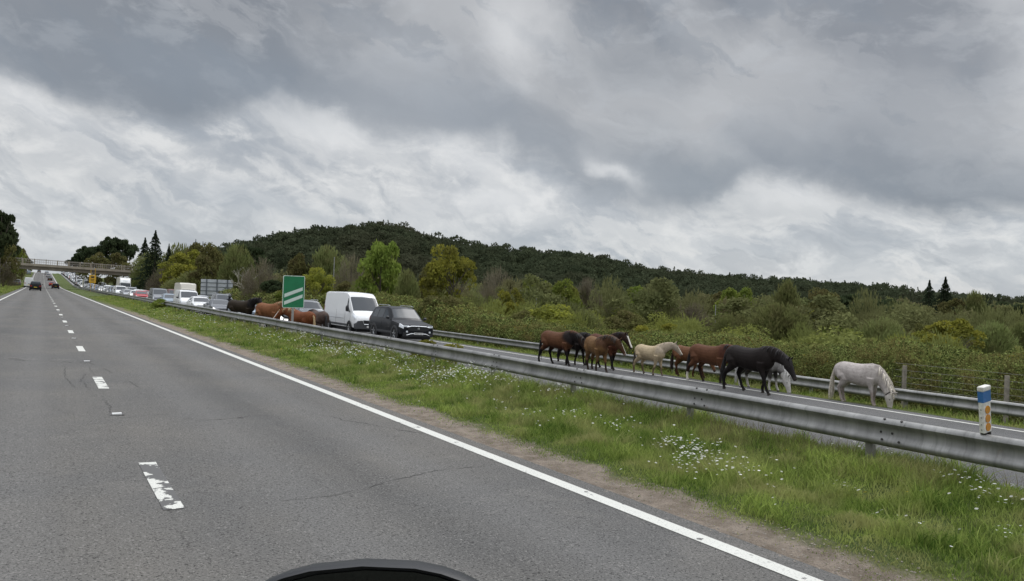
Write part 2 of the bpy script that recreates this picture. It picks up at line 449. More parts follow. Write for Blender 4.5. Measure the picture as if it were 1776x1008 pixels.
TS = tlist(-14, 760, .6, .03)
ribbon('road', np.linspace(-3.75, 5.60, 8), TS, lambda X, T_: .004*np.sin(T_*.35)*0, M_ASPH)
ribbon('opposite_road', np.linspace(9.85, 19.65, 8), TS, lambda X, T_: 0*X, M_ASPH2)
for nm, xc, wd in (('road_edge_line', -3.05, .15), ('road_edge_line', 5.245, .20), ('opposite_edge_line', 10.6, .15), ('opposite_edge_line', 18.95, .16)):
    ribbon(nm, (xc-wd/2, xc+wd/2), TS, lambda X, T_: .006+0*X, M_LINE)
mb = MB()
for k in range(-1, 72):
    t0 = 7.3+8.9*k
    if t0 > 600: break
    n = 4
    for i in range(n):
        a, b_ = t0+i*2.05/n, t0+(i+1)*2.05/n
        mb.add([plane(1.0, a, .006), plane(1.18, a, .006), plane(1.18, b_, .006), plane(1.0, b_, .006)], [(0, 1, 2, 3)])
tag(mb.build('lane_dashes', M_DASH), kind='structure')
mb = MB()
for k in range(0, 64):
    t0 = 4+8.9*k
    mb.add([plane(14.63, t0, .006), plane(14.77, t0, .006), plane(14.77, t0+2, .006), plane(14.63, t0+2, .006)], [(0, 1, 2, 3)])
tag(mb.build('opposite_lane_dashes', M_LINE), kind='structure')
# cracks and short scuffs in the surface
M_CRK = mat('crack', (.045, .044, .042), .95)
def crack_line(mb, pts, w0, seed, jit=.02):
    rr = random.Random(seed); P_ = []
    for a, b_ in zip(pts[:-1], pts[1:]):
        n = max(2, int(math.dist(a, b_)/.09))
        for i in range(n): P_.append((a[0]+(b_[0]-a[0])*i/n+rr.gauss(0, jit), a[1]+(b_[1]-a[1])*i/n+rr.gauss(0, jit)))
    P_.append(pts[-1]); up = []; dn = []
    for i, q in enumerate(P_):
        c0 = P_[max(0, i-1)]; c1 = P_[min(len(P_)-1, i+1)]; dx, dy = c1[0]-c0[0], c1[1]-c0[1]; l = math.hypot(dx, dy) or 1; ww = w0*.75*rr.uniform(.05, 1.)*(1 if 0 < i < len(P_)-1 else .1)
        up.append(plane(q[0]-dy/l*ww, q[1]+dx/l*ww, .0045)); dn.append(plane(q[0]+dy/l*ww, q[1]-dx/l*ww, .0045))
    mb.loft([up, dn], False, False)
mb = MB()
crack_line(mb, [(2.0, 7.3), (2.7, 7.35), (3.4, 7.75), (4.1, 8.1), (4.9, 8.15)], .009, 1)
crack_line(mb, [(.9, 18.9), (.78, 17.6), (.86, 16.2)], .011, 2)
crack_line(mb, [(.55, 20.5), (.5, 18.0), (.62, 16.4)], .012, 3, .012)
crack_line(mb, [(1.32, 20.3), (1.45, 19.0)], .012, 4, .006); crack_line(mb, [(1.62, 17.6), (1.72, 16.3)], .012, 5, .006)
crack_line(mb, [(1.0, 12.6), (1.45, 12.75), (1.8, 12.9)], .009, 6); crack_line(mb, [(.98, 14.8), (1.04, 13.9), (.97, 13.1)], .010, 7)
crack_line(mb, [(-1.2, 27), (.2, 27.3), (2.2, 27.1), (4.8, 27.6)], .012, 8)
tag(mb.build('road_cracks', M_CRK), kind='structure')
# cat's eyes set in the road between the dashes
stud_m = mat('stud_white', (.8, .8, .78), .35); stud_i = mat('stud_iron', (.10, .095, .09), .6, .4)
proto = None
for k in range(0, 6):
    t0 = 12.95+8.9*k*1.0
    if proto is None:
        proto = empty('cats_eye', plane(1.06, t0), 0, 'small white road stud between the lane dashes', 'road stud', 'road studs along the lane line')
        MB().box((-.10, -.09, 0), (.10, .09, .009)).build('base', stud_i, proto)
        MB().box((-.065, -.05, .009), (.065, .05, .026)).build('reflector', stud_m, proto)
    else:
        c_ = copy_tree(proto); c_.location = plane(1.06, t0)
    
# verge between the carriageways
def verge_h(X, T_):
    X = np.asarray(X, float)
    base = .08*sm((X-5.8)/1.0) + .21*sm((X-7.4)/1.6) - .29*sm((X-9.5)/.5)
    return base + (fnoise(X*1.3, T_*1.3, 3)-.5)*.10*sm((X-5.5)/.8)*sm((10.0-X)/.5) - .012*sm((5.65-X)/.25)
def verge_mat():
    M = bpy.data.materials.new('verge_soil_and_grass'); M.use_nodes = True
    N = NT(M.node_tree); b = N.n['Principled BSDF']; p = N.node('ShaderNodeNewGeometry').outputs['Position']
    px, py, pz = N.sep(p)
    n = N.noise(p, 1.3, 6, .65)
    e = N.math('ADD', px, N.math('MULTIPLY', N.math('SUBTRACT', n, .5), 1.1))
    k = N.ss(e, 6.05, 6.35)
    far = N.math('MAXIMUM', k, N.ss(py, 45., 110.))
    dirt = N.mix(N.ss(N.noise(p, 3.5, 6, .7), .35, .65), (.165, .135, .105), (.28, .235, .19))
    dirt = N.mix(N.math('MULTIPLY', N.ss(N.noise(p, 70, 3, .8), .57, .66), .4), dirt, (.34, .31, .27))
    dirt = N.mix(N.math('MULTIPLY', N.ss(N.noise(p, 55, 3, .8), .46, .38), .65), dirt, (.06, .05, .04))
    dirt = N.mix(N.math('MULTIPLY', N.ss(e, 5.55, 5.35), .7), dirt, (.12, .11, .10))
    gr = N.mix(N.ss(N.noise(p, .8, 5, .6), .35, .65), (.05, .075, .018), (.085, .105, .03))
    gr = N.mix(N.math('MULTIPLY', N.ss(N.noise(p, 12, 4, .7), .4, .7), .5), gr, (.11, .13, .045))
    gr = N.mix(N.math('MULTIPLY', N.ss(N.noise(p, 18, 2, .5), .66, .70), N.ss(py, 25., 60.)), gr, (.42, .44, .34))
    N.put(b.inputs['Base Color'], N.mix(far, dirt, gr)); b.inputs['Roughness'].default_value = .92; b.inputs['Specular IOR Level'].default_value = .12
    bn = N.node('ShaderNodeBump'); bn.inputs['Distance'].default_value = .04; bn.inputs['Strength'].default_value = .9
    N.put(bn.inputs['Height'], N.noise(p, 22, 6, .75)); N.l.new(bn.outputs[0], b.inputs['Normal'])
    return M
M_VERGE = verge_mat()
ribbon('verge_ground', np.concatenate([[5.37, 5.40, 5.48], np.linspace(5.6, 10.02, 28)]), tlist(-14, 760, .16, .02), lambda X, T_: verge_h(X, T_)+.0*X-.035*(X > 9.95)+.008*(X < 5.5)*(X > 5.38)-.02*(X < 5.38), M_VERGE)
ribbon('near_verge_ground', np.linspace(-14, -3.7, 16), tlist(-14, 760, .6, .03), lambda X, T_: -.05+(.05*sm((-X-3.7)/.3))+(ground(X, T_)-(zroad(T_)-TILT*X)) - .35*(X < -13.5), M_GROUND)
ribbon('far_verge_ground', np.linspace(19.5, 29, 22), tlist(-14, 560, .5, .03), lambda X, T_: .03*sm((X-19.5)/.2)*sm((21-X)/1.)-.03-.2*sm((X-19.8)/1.6)*(X <= 22.2)+np.where(X > 22.2, ground(X, T_)-(zroad(T_)-TILT*X)-.17, 0)+(fnoise(X*1.1, T_*1.1)-.5)*.1*(X > 19.7)-.6*(X > 28.6), M_GROUND)

# ------------------------------------------------------------------ grass, flowers, pebbles (uncountable stuff)
GRASS = leaf_mat('grass_blades', (.070, .125, .022), (.37, .44, .11), (.36, .34, .15), 1.3)
DRY = leaf_mat('dry_grass_blades', (.14, .15, .055), (.27, .24, .13))
def blades(N_, xr, tr, hf, wid, dens=None, lean=.35, zf=None, seed=1):
    r = np.random.default_rng(seed)
    X = r.uniform(*xr, N_); T_ = r.uniform(*tr, N_)
    if dens is not None:
        k = r.random(N_) < dens(X, T_); X, T_ = X[k], T_[k]
    n = len(X)
    h = hf(X, T_)*r.uniform(.45, 1.15, n); w_ = wid*r.uniform(.6, 1.3, n)
    z = zroad(T_)-TILT*X + (zf(X, T_) if zf else 0) - .01
    a = r.uniform(0, 2*PI, n); la = r.uniform(0, 2*PI, n); l = h*lean*r.uniform(.2, 1.6, n)
    dx, dy = np.cos(a)*w_/2, np.sin(a)*w_/2
    lx, ly = np.cos(la)*l, np.sin(la)*l
    V = np.zeros((n, 6, 3))
    for q, (fh, fl, fw) in enumerate(((0, 0, 1.), (.55, .3, .8), (1., 1., .12))):
        for s_, sg in ((0, -1), (1, 1)):
            V[:, q*2+s_, 0] = X+lx*fl+sg*dx*fw; V[:, q*2+s_, 1] = T_+ly*fl+sg*dy*fw; V[:, q*2+s_, 2] = z+h*fh*(1-.25*fl*lean)
    F = np.arange(n)[:, None, None]*6 + np.array([[0, 1, 3, 2], [2, 3, 5, 4]])[None]
    tint = np.clip(.9*fnoise(X*1.7, T_*1.7, 3)+.75*(r.random(n)-.5)-.02, 0, 1)
    return V.reshape(-1, 3), F.reshape(-1, 4), np.repeat(tint, 6)
def joinb(L):
    Vs, Fs, Ts, b = [], [], [], 0
    for V, F, t in L: Vs.append(V); Fs.append(F+b); Ts.append(t); b += len(V)
    return np.concatenate(Vs), np.concatenate(Fs), np.concatenate(Ts)
def gh(X, T_):   # how tall the grass stands
    lush = sm((fnoise(X*.8+9, T_*.8+3, 3)-.42)/.22)
    return .028+.042*sm((X-5.9)/.8)+.13*lush*sm((X-6.4)/.8)+.06*sm((X-8.0)/.9)
def gdens(X, T_):
    e = X + (fnoise(X*1.3+50, T_*1.3+8, 4)-.5)*1.5
    return np.clip(sm((e-5.92)/.5)+.08*(X > 5.7), 0, 1)
tuft = lambda X, T_: (fnoise(X*2.3+30, T_*2.3, 3) > .60)*(X > 6.3)*.9
L = [blades(60000, (6.2, 9.9), (.2, 14), lambda X, T_: gh(X, T_)*1.25+.11, .012, tuft, .65, verge_h, 11), blades(36000, (6.2, 9.9), (14, 42), lambda X, T_: gh(X, T_)*1.25+.11, .026, tuft, .65, verge_h, 12),
     blades(105000, (5.6, 10.0), (.2, 11), gh, .010, gdens, .5, verge_h, 1), blades(65000, (5.6, 10.0), (11, 24), gh, .016, gdens, .5, verge_h, 2),
     blades(42000, (5.7, 10.0), (24, 52), gh, .032, gdens, .5, verge_h, 3), blades(30000, (5.8, 10.0), (52, 130), lambda X, T_: gh(X, T_)*1.1, .07, gdens, .5, verge_h, 4)]
V, F, Tn = joinb(L)
tag(link(bpy.data.objects.new('verge_grass', np_mesh('verge_grass', V, F, GRASS, Tn))), 'short bright green grass with taller tufts on the verge between the roads', 'grass', kind='stuff')
dry_d = lambda X, T_: np.clip(sm((X-8.1)/.9)*.9+.07*(X > 6.8), 0, 1)*(fnoise(X*.7+3, T_*.5, 3) > .4)
L = [blades(16000, (6.4, 9.95), (.2, 14), lambda X, T_: .20+.12*sm((X-8.4)/.8), .006, dry_d, .45, verge_h, 5), blades(11000, (6.4, 9.95), (14, 50), lambda X, T_: .2+.12*sm((X-8.4)/.8), .016, dry_d, .45, verge_h, 6)]
V, F, Tn = joinb(L)
tag(link(bpy.data.objects.new('seeding_grass', np_mesh('seeding_grass', V, F, DRY, Tn))), 'taller straw coloured seeding grass below the near crash barrier', 'grass', kind='stuff')
def fz(X, T_): return -.12+.0*X
far_g = [blades(15000, (19.7, 21.5), (4, 34), lambda X, T_: .09+.10*fnoise(X*2, T_*2, 2)+.10*sm((X-20.9)/.5), .022, None, .5, fz, 7), blades(10000, (19.7, 21.5), (34, 110), lambda X, T_: .14+.12*sm((X-20.9)/.5), .05, None, .5, fz, 8)]
V, F, Tn = joinb(far_g)
tag(link(bpy.data.objects.new('far_verge_grass', np_mesh('far_verge_grass', V, F, GRASS, Tn))), 'rough green grass below the far crash barrier', 'grass', kind='stuff')
L = [blades(30000, (-12, -3.9), (120, 300), lambda X, T_: .25+.3*sm((-X-6)/4), .14, None, .5, lambda X, T_: ground(X, T_)-(zroad(T_)-TILT*X), 9)]
V, F, Tn = joinb(L)
tag(link(bpy.data.objects.new('roadside_grass', np_mesh('roadside_grass', V, F, GRASS, Tn))), 'rough grass bank left of the road in the distance', 'grass', kind='stuff')

def flowers(name, spots, m_, r0, hz, label, cat):
    Vs, Fs = [], []; b = 0; r = np.random.default_rng(33)
    for (x, t, n, sx_, st_) in spots:
        for _ in range(n):
            X = x+r.normal(0, sx_); t_ = t+r.normal(0, st_)
            if not (6.0 < X < 9.9) or t_ < .3: continue
            sc = r0*r.uniform(.7, 1.3)*(1+t_/60.)
            z = float(zroad(t_))-TILT*X+float(verge_h(X, t_))+float(gh(X, t_))*hz*r.uniform(.8, 1.15)
            tx, ty = r.uniform(-.45, .45, 2)-np.array([.25, .25])
            ring = []
            for k in range(6):
                a = 2*PI*k/6; px_, py_ = math.cos(a)*sc, math.sin(a)*sc
                ring.append((X+px_, t_+py_, z+px_*tx+py_*ty))
            Vs += ring; Fs.append((b, b+1, b+2, b+3)); Fs.append((b, b+3, b+4, b+5)); b += 6
    o = link(bpy.data.objects.new(name, np_mesh(name, np.array(Vs), np.array(Fs), m_)))
    return tag(o, label, cat, kind='stuff')
DAISY = leaf_mat('daisy_white', (.80, .80, .76), (.95, .95, .92))
BUTTER = leaf_mat('dandelion_yellow', (.55, .42, .03), (.70, .55, .05))
M_PEB = mat('pebble', (.20, .175, .145), .85, var=.35, vscale=60)
LAMPS = [
(33.2, 97.3, 6.5, 'slim lamp column in front of the large dome-shaped olive tree', 0),
(24.0, 137.2, 5.8, 'thin grey pole above the left end of the grey sign back', 0),
(57.6, 87.8, 2.9, 'left of two slim pale lamp columns above the bay pony', -0.8),
(53.5, 78.6, 3.2, 'right of two slim pale lamp columns, standing taller and without an arm', 0),
(69.0, 62.8, 1.9, 'thin pale pole on the slope above the bay and black ponies', 0),
]
fl = [(7.34,7.21,95,.24,.30),(7.01,6.58,95,.2,.25),(7.25,6.29,45,.2,.3),(7.03,5.71,10,.15,.15),(9.4,5.55,34,.16,.16),(9.3,6.1,8,.2,.2),(8.82,4.26,22,.12,.15),(8.6,3.84,26,.15,.15),(7.82,3.33,20,.25,.2),(7.86,5.17,8,.12,.12),(7.32,4.3,5,.1,.1),(7.51,8.85,14,.2,.3),(9.3,12.3,25,.2,.4),(8.85,11.95,25,.25,.5),(8.3,16.5,130,.35,.8),(8.3,15.3,140,.3,.8),(8.6,14.2,90,.3,.8),(8.7,19.4,130,.4,1),(8.2,22.6,170,.4,1.2),(8.36,25.3,190,.5,1.5),(7.65,19.2,50,.4,1.2),(9.1,29.7,80,.4,2),(7.8,9.6,18,.5,.6),(7.6,11,22,.5,.8),(7.6,14,60,.6,3),(8,34,160,.7,5),(8,48,160,.8,7),(7.7,5,22,.6,2.2)]
flowers('daisies', fl, DAISY, .0145, 1.45, 'small white daisies scattered in drifts through the verge grass', 'flowers')
flowers('dandelions', [(7.6, 6, 6, .6, 2), (7.8, 12, 16, .7, 5), (8, 28, 60, .8, 9), (8, 60, 60, .9, 14)], BUTTER, .015, 1.4, 'few small yellow dandelions dotted in the verge grass', 'flowers')
r = np.random.default_rng(3); Vs, Fs = [], []; b = 0
ico = [(0,0,1),(.9,0,.3),(.28,.85,.3),(-.72,.53,.3),(-.72,-.53,.3),(.28,-.85,.3)]
icf = [(0,1,2),(0,2,3),(0,3,4),(0,4,5),(0,5,1)]
for _ in range(2600):
    X = r.uniform(5.36, 6.35); t_ = .6+r.random()**1.8*24; s_ = r.uniform(.004, .014)*(1+t_/30); z = float(zroad(t_))-TILT*X+float(verge_h(X, t_))
    Vs += [(X+p[0]*s_*r.uniform(.7, 1.3), t_+p[1]*s_*1.2, z+p[2]*s_*.8) for p in ico]; Fs += [tuple(b+i for i in f) for f in icf]; b += 6
tag(link(bpy.data.objects.new('gravel', np_mesh('gravel', np.array(Vs), np.array(Fs), M_PEB))), 'loose gravel on the bare soil strip beside the white edge line', 'gravel', kind='stuff')

# ------------------------------------------------------------------ crash barriers
def galv_mat(name, c1, c2):
    M = bpy.data.materials.new(name); M.use_nodes = True
    N = NT(M.node_tree); b = N.n['Principled BSDF']; p = N.node('ShaderNodeNewGeometry').outputs['Position']
    n1 = N.noise(N.vmath('MULTIPLY', p, (1., 1., .25)), 2.2, 6, .65)
    c_ = N.mix(N.ss(n1, .3, .7), c1, c2)
    n2 = N.noise(N.vmath('MULTIPLY', p, (1., 9., .8)), 1.6, 5, .65)
    c_ = N.mix(N.math('MULTIPLY', N.ss(n2, .48, .72), .38), c_, tuple(x*.45 for x in c1))
    c_ = N.mix(N.math('MULTIPLY', N.ss(N.noise(p, 3.3, 6, .7), .62, .72), .45), c_, (.17, .125, .085))
    N.put(b.inputs['Base Color'], c_); b.inputs['Metallic'].default_value = .35; N.put(b.inputs['Roughness'], N.math('MULTIPLY_ADD', n2, .3, .38))
    bn = N.node('ShaderNodeBump'); bn.inputs['Distance'].default_value = .006; bn.inputs['Strength'].default_value = .35
    N.put(bn.inputs['Height'], N.noise(p, 14, 4)); N.l.new(bn.outputs[0], b.inputs['Normal'])
    return M
M_GALV = galv_mat('galvanised_steel', (.185, .185, .18), (.31, .31, .30))
M_GALV2 = galv_mat('galvanised_steel_post', (.20, .195, .18), (.32, .31, .29))
M_BOLT = mat('bolt', (.035, .033, .03), .7, .3)
WP = [(a_*1.08, b_*1.16) for a_, b_ in [(.012, -.004), (-.012, .0), (-.045, -.012), (-.070, -.034), (-.076, -.052), (-.062, -.072), (-.034, -.090), (-.020, -.112), (-.017, -.14), (-.020, -.175), (-.032, -.20), (-.056, -.222), (-.070, -.242), (-.070, -.260), (-.056, -.284), (-.03, -.300), (-.012, -.308), (.012, -.304)]]
def beam(mb, X, t0, t1, ztop, off=0., sgn=1, wob=0.):
    n = max(2, int((t1-t0)/.8)+1)
    rings = []
    for i in range(n+1):
        t_ = t0+(t1-t0)*i/n
        dz = wob*(math.sin(t_*.9)*.5+math.sin(t_*.37+1)); dx = wob*math.sin(t_*.6+2)*.8
        px_, _, pz_ = plane(X, t_, ztop)
        out = [(px_+dx+sgn*(a-off), t_, pz_+dz+b_) for a, b_ in WP]
        inn = [(px_+dx+sgn*(a+.004-off), t_, pz_+dz+b_) for a, b_ in reversed(WP)]
        rings.append(out+inn)
    mb.loft(rings, True, False)
BOLT = MB().disc((0, 0, 0), (0, 0, 1), .016, 8, .010).mesh('bolt', M_BOLT)
def barrier(X, t0, ts, ztop, zg, label, wob, seclen=3.2, laps=True):
    root = empty('crash_barrier', plane(X, t0, zg)); tag(root, label, 'crash barrier')
    inv = Matrix.Translation(-root.location)
    def put(mb, nm, m_, smooth=True):
        o = mb.build(nm, m_, root, smooth, 50); o.data.transform(inv); return o
    mb = MB(); lap = MB(); bl = MB()
    k = 0; joints = []
    t_ = t0
    while t_ < ts:
        joints.append(t_); t_ += seclen
    for i, j in enumerate(joints):
        off = .0
        beam(mb, X, j-(.0), j+seclen, ztop, 0, 1, wob)
        lap = MB(); beam(lap, X, j-.16, j+.16, ztop, .006, 1, wob); lo = put(lap, 'lap_joint', M_GALV)
        if ztop > .8 and j < 36:
            for bt, bz, bx in ((-.11, -.012, -.046), (.11, -.012, -.046), (-.11, -.262, -.090), (.11, -.262, -.090), (.02, -.180, -.016), (.17, -.182, -.012)):
                p = Vector(plane(X, j+bt, ztop+bz)); p.x += bx-.006
                p.z += wob*(math.sin((j+bt)*.9)*.5+math.sin((j+bt)*.37+1)); p.x += wob*math.sin((j+bt)*.6+2)*.8
                bo = link(bpy.data.objects.new('bolt', BOLT), lo); bo.location = p-root.location
                bo.rotation_euler = Vector((-.4, 0, .9) if bz > -.1 else (-1, 0, .1)).to_track_quat('Z', 'Y').to_euler()
    put(mb, 'beam', M_GALV)
    pm = None
    for i, j in enumerate(joints):
        if i >= 96: break
        jt = j+.35 if wob else j+1.2
        if pm is None:
            q = MB(); h = ztop-.03-zg+.35
            q.box((.03, -.05, -.35), (.038, .05, h-.35)); q.box((.038, -.05, -.35), (.10, -.044, h-.35)); q.box((.038, .044, -.35), (.10, .05, h-.35))
            q.box((-.004, -.04, h-.35-.22), (.03, .04, h-.35-.10))
            po = q.build('post', M_GALV2, root); pm = po.data
        else: po = link(bpy.data.objects.new('post', pm), root)
        po.location = Vector(plane(X, jt, zg))-root.location
        po.rotation_euler = (random.uniform(-.02, .02), random.uniform(-.02, .02), 0)
    return root
# joints of the near barrier stand at t = 4.95+3.2k, posts just past them
barrier(9.13, 5.3-3.2*5, 292, .945, .0, 'long grey galvanised crash barrier between the daisy verge and the ponies, nearer of the two', .006)
barrier(21.7, -10.4, 290, .44, -.2, 'grey crash barrier behind the ponies, below the bramble hedge, farther of the two', .004)

# ------------------------------------------------------------------ reflector post bolted on the near barrier
M_WHITE = mat('weathered_white_plastic', (.66, .64, .58), .5, var=.18, vscale=30, col2=(.74, .73, .69))
M_BLUE = mat('blue_sheeting', (.035, .14, .36), .35, var=.15, vscale=20)
M_AMBER = mat('amber_reflector', (.55, .23, .015), .25, coat=.6)
px_, py_, pz_ = plane(9.14, 4.25, .945)
root = empty('marker_post', (px_, py_, pz_), rot=(math.radians(1), math.radians(-9), math.radians(-3)))
tag(root, 'short white and blue post with three round amber reflectors, bolted on the near barrier', 'marker post')
mb = MB(); mb.box((-.075, -.028, .02), (.075, .028, .555)); o = mb.build('body', M_WHITE, root)
bv = o.modifiers.new('bevel', 'BEVEL'); bv.width = .006; bv.segments = 2
mb = MB(); mb.box((-.0775, -.0305, .375), (.0775, .0305, .50)); mb.build('blue_panel', M_BLUE, root)
mb = MB(); mb.box((-.082, -.036, .502), (.082, .036, .556)); o = mb.build('cap', M_WHITE, root); bv = o.modifiers.new('bevel', 'BEVEL'); bv.width = .012; bv.segments = 3
for zz in (.085, .185, .285):
    MB().disc((0, -.028, zz), (0, -1, 0), .046, 22, .008).build('reflector', M_AMBER, root)
for q, zz in ((-1, .012), (1, .008)):
    MB().box((q*.04-.016, -.03, -.02), (q*.04+.016, .03, .02)).build('bracket', M_BOLT, root)
mb = MB()
for zz in (.06, .12, .2, .29): mb.disc((-.075, .0, zz), (-1, 0, 0), .006, 8, .003)
mb.build('screws', M_BOLT, root)

# ------------------------------------------------------------------ road signs
M_GREEN = mat('green_sheeting', (.012, .185, .075), .4, var=.08, vscale=3)
M_SIGNW = mat('white_sheeting', (.62, .72, .66), .4)
M_POLE = mat('grey_pole', (.34, .34, .33), .5, .3, var=.12)
M_ALU = mat('aluminium_sheet', (.52, .55, .58), .45, .1, var=.1, vscale=1.2)
M_ALUD = mat('aluminium_rail', (.16, .18, .20), .5, .4)
def rrect(w_, h_, rad, n=6):
    pts = []
    for cx_, cz_, a0 in ((w_/2-rad, h_/2-rad, 0), (-w_/2+rad, h_/2-rad, 90), (-w_/2+rad, -h_/2+rad, 180), (w_/2-rad, -h_/2+rad, 270)):
        for k in range(n+1):
            a = math.radians(a0+90*k/n); pts.append((cx_+rad*math.cos(a), cz_+rad*math.sin(a)))
    return pts
def plate(pts, y0, y1, c=(0, 0, 0)):
    mb = MB(); mb.loft([[(c[0]+p[0], c[1]+y0, c[2]+p[1]) for p in pts], [(c[0]+p[0], c[1]+y1, c[2]+p[1]) for p in pts]]); return mb
bx, by, bz = plane(9.55, 33.3, 0)
root = empty('countdown_sign', (bx, by, bz), math.radians(0)); tag(root, 'green upright countdown sign with two slanting white bars, on a grey post', 'road sign')
MB().tube([(.0, .04, -.4), (0, .04, 2.9)], .052, 12).build('post', M_POLE, root, True)
zc_ = 2.22
plate(rrect(.97, 1.44, .07), -.012, .012, (.0, 0, zc_)).build('border', M_SIGNW, root)
plate(rrect(.915, 1.385, .045), -.0165, -.012, (.0, 0, zc_)).build('face', M_GREEN, root)
for z0, z1 in ((-.10, .22), (-.43, -.10)):
    mb = MB(); mb.loft([[(-.41, y, zc_+z0-.16), (.40, y, zc_+z1-.15), (.40, y, zc_+z1), (-.41, y, zc_+z0)] for y in (-.021, -.0165)])
    mb.build('bar', M_SIGNW, root)
# back of a large direction sign for the other carriageway
bx, by, bz = 22.7, 120.0, gz(22.7, 120.0)
root = empty('direction_sign', (bx, by, bz)); tag(root, 'large rectangular road sign seen from behind, bare grey panels with dark rails', 'road sign')
MB().box((-2.3, .0, 1.3), (2.3, .03, 4.0)).build('panel', M_ALU, root)
for k in range(4):
    MB().box((-2.3, -.06, 1.6+k*.62), (2.3, -.0, 1.68+k*.62)).build('rail', M_ALUD, root)
for k in (-1.5, 0, 1.5):
    MB().box((k-.08, -.20, -.3), (k+.08, -.06, 4.0)).build('post', M_ALUD, root)
# yellow temporary sign on two posts in the central strip
bx, by, bz = plane(9.75, 191, 0)
root = empty('temporary_sign', (bx, by, bz)); tag(root, 'yellow temporary road sign on two posts, standing before the bridge', 'road sign')
M_YEL = mat('yellow_sheeting', (.62, .36, .03), .4); M_BLK = mat('black_sheeting', (.02, .02, .02), .5)
plate(rrect(1.35, 1.75, .06), -.02, .02, (0, 0, 3.1)).build('panel', M_YEL, root)
MB().box((-.42, .02, -.3), (-.32, .12, 5.2)).build('post', M_YEL, root); MB().box((.42, .02, -.3), (.52, .12, 5.5)).build('post', M_YEL, root)
mb = plate(rrect(.62, .36, .05), -.024, -.0205, (0, 0, 3.5)); mb.build('symbol', M_BLK, root)
mb = MB(); mb.box((-.36, -.024, 2.9), (.36, -.0205, 3.02)); mb.box((-.25, -.024, 2.62), (.25, -.0205, 2.74)); mb.build('symbol', M_BLK, root)

# ------------------------------------------------------------------ bridge
M_CONC = mat('bridge_concrete', (.33, .29, .23), .85, var=.16, vscale=.5, bump=.2)
M_CONCD = mat('bridge_girder', (.27, .235, .19), .85, var=.18, vscale=.4)
M_RAIL = mat('bridge_railing', (.30, .27, .24), .6)
BT = 230.
root = empty('road_bridge', (6, BT, 0)); tag(root, 'brown concrete bridge with railings crossing over both carriageways', 'bridge')
def bz_(X): return 6.42 - .030*(X+4.7)     # top of the deck edge
def span(X0, X1, y0, y1, za, zb, seg=10):
    mb = MB(); rings = []
    for i in range(seg+1):
        X = X0+(X1-X0)*i/seg
        rings.append([(X-6, y0, bz_(X)+za), (X-6, y1, bz_(X)+za), (X-6, y1, bz_(X)+zb), (X-6, y0, bz_(X)+zb)])
    mb.loft(rings); return mb
span(-13, 33, -.05, 7.5, -.62, 0).build('deck', M_CONC, root)
span(-13, 33, .55, 1.15, -1.5, -.62).build('girder', M_CONCD, root)
span(-13, 33, 3.3, 3.9, -1.5, -.62).build('girder', M_CONCD, root)
span(-13, 33, 6.2, 6.8, -1.5, -.62).build('girder', M_CONCD, root)
for y in (.1, 7.2):
    mb = span(-13, 33, y, y+.07, 1.12, 1.22); mb2 = span(-13, 33, y, y+.05, .55, .60); mb.add(mb2.v, mb2.f)
    X = -12.5
    while X < 33:
        mb.box((X-6-.02, y, bz_(X)), (X-6+.02, y+.05, bz_(X)+1.12)); X += .5
    mb.build('railing', M_RAIL, root)
    X = -12
    while X < 33:
        MB().box((X-6-.07, y-.06, bz_(X)), (X-6+.07, y+.1, bz_(X)+1.3)).build('railing_post', M_CONC, root); X += 2.6
MB().box((24.6-6, .3, -2), (26-6, 7.2, bz_(25)-1.5)).build('pier', M_CONC, root)
MB().box((-11.5-6, .3, -1), (-10-6, 7.2, bz_(-11)-1.5)).build('pier', M_CONC, root)
M_EMB = M_GROUND
for nm, pts in (('embankment_left', [(-13, 5.6), (-30, 5.6), (-48, 0)]), ('embankment_right', [(32, 4.6), (60, 4.0), (85, -4)])):
    mb = MB(); rings = []
    toe = -7.5 if 'left' in nm else 26.0
    for X, z in [(toe, .2 if 'left' in nm else -2.)] + pts:
        g = gz(X, BT+4)-1.5
        rings.append([(X, BT-6, g), (X, BT-.5, z), (X, BT+8, z), (X, BT+15, g)])
    mb.loft(rings); o = mb.build('embankment', M_EMB); tag(o, kind='structure')

# ------------------------------------------------------------------ slim lamp columns beyond the hedge
def lamp(X, Y, ztop, label, arm=.0):
    g = gz(X, Y); root = empty('lamp_column', (X, Y, g)); tag(root, label, 'lamp column')
    MB().tube([(0, 0, 0), (0, 0, ztop-g)], [.08, .05], 8).build('column', M_POLE, root, True)
    if arm: MB().tube([(0, 0, ztop-g), (arm*.5, 0, ztop-g+.08), (arm, 0, ztop-g+.06)], .05, 6).build('arm', M_POLE, root, True)
    if arm: MB().cbox((arm+.2, 0, ztop-g+.05), (.32, .12, .06)).build('lantern', M_POLE, root)
for a_ in LAMPS: lamp(*a_)

# ------------------------------------------------------------------ wire stock fence in front of the hedge
M_WOODP = mat('weathered_wood', (.26, .235, .19), .9, var=.25, vscale=9, bump=.4)
M_WIRE = mat('fence_wire', (.22, .21, .19), .5, .5)
root = empty('wire_fence', (22.35, 6, gz(22.35, 6))); tag(root, 'wire stock fence on wooden posts in front of the bramble hedge at the right', 'fence')
inv = Matrix.Translation(-root.location)
zf_ = lambda t_: gz(22.35, t_)
for t_ in (9.9, 12.75):
    q = MB(); q.tube([(22.35, t_, zf_(t_)-.3), (22.37, t_, zf_(t_)+1.12)], .065, 8); o = q.build('post', M_WOODP, root, True); o.data.transform(inv)
q = MB()
for zz in (.15, .3, .45, .6, .78, .98, 1.18):
    q.tube([(22.3, t_, zf_(t_)+zz) for t_ in np.arange(5, 14, 1.)], .004, 4)
for t_ in np.arange(5, 13.5, .3): q.tube([(22.3, t_, zf_(t_)+.1), (22.3, t_, zf_(t_)+1.0)], .0028, 3, False)
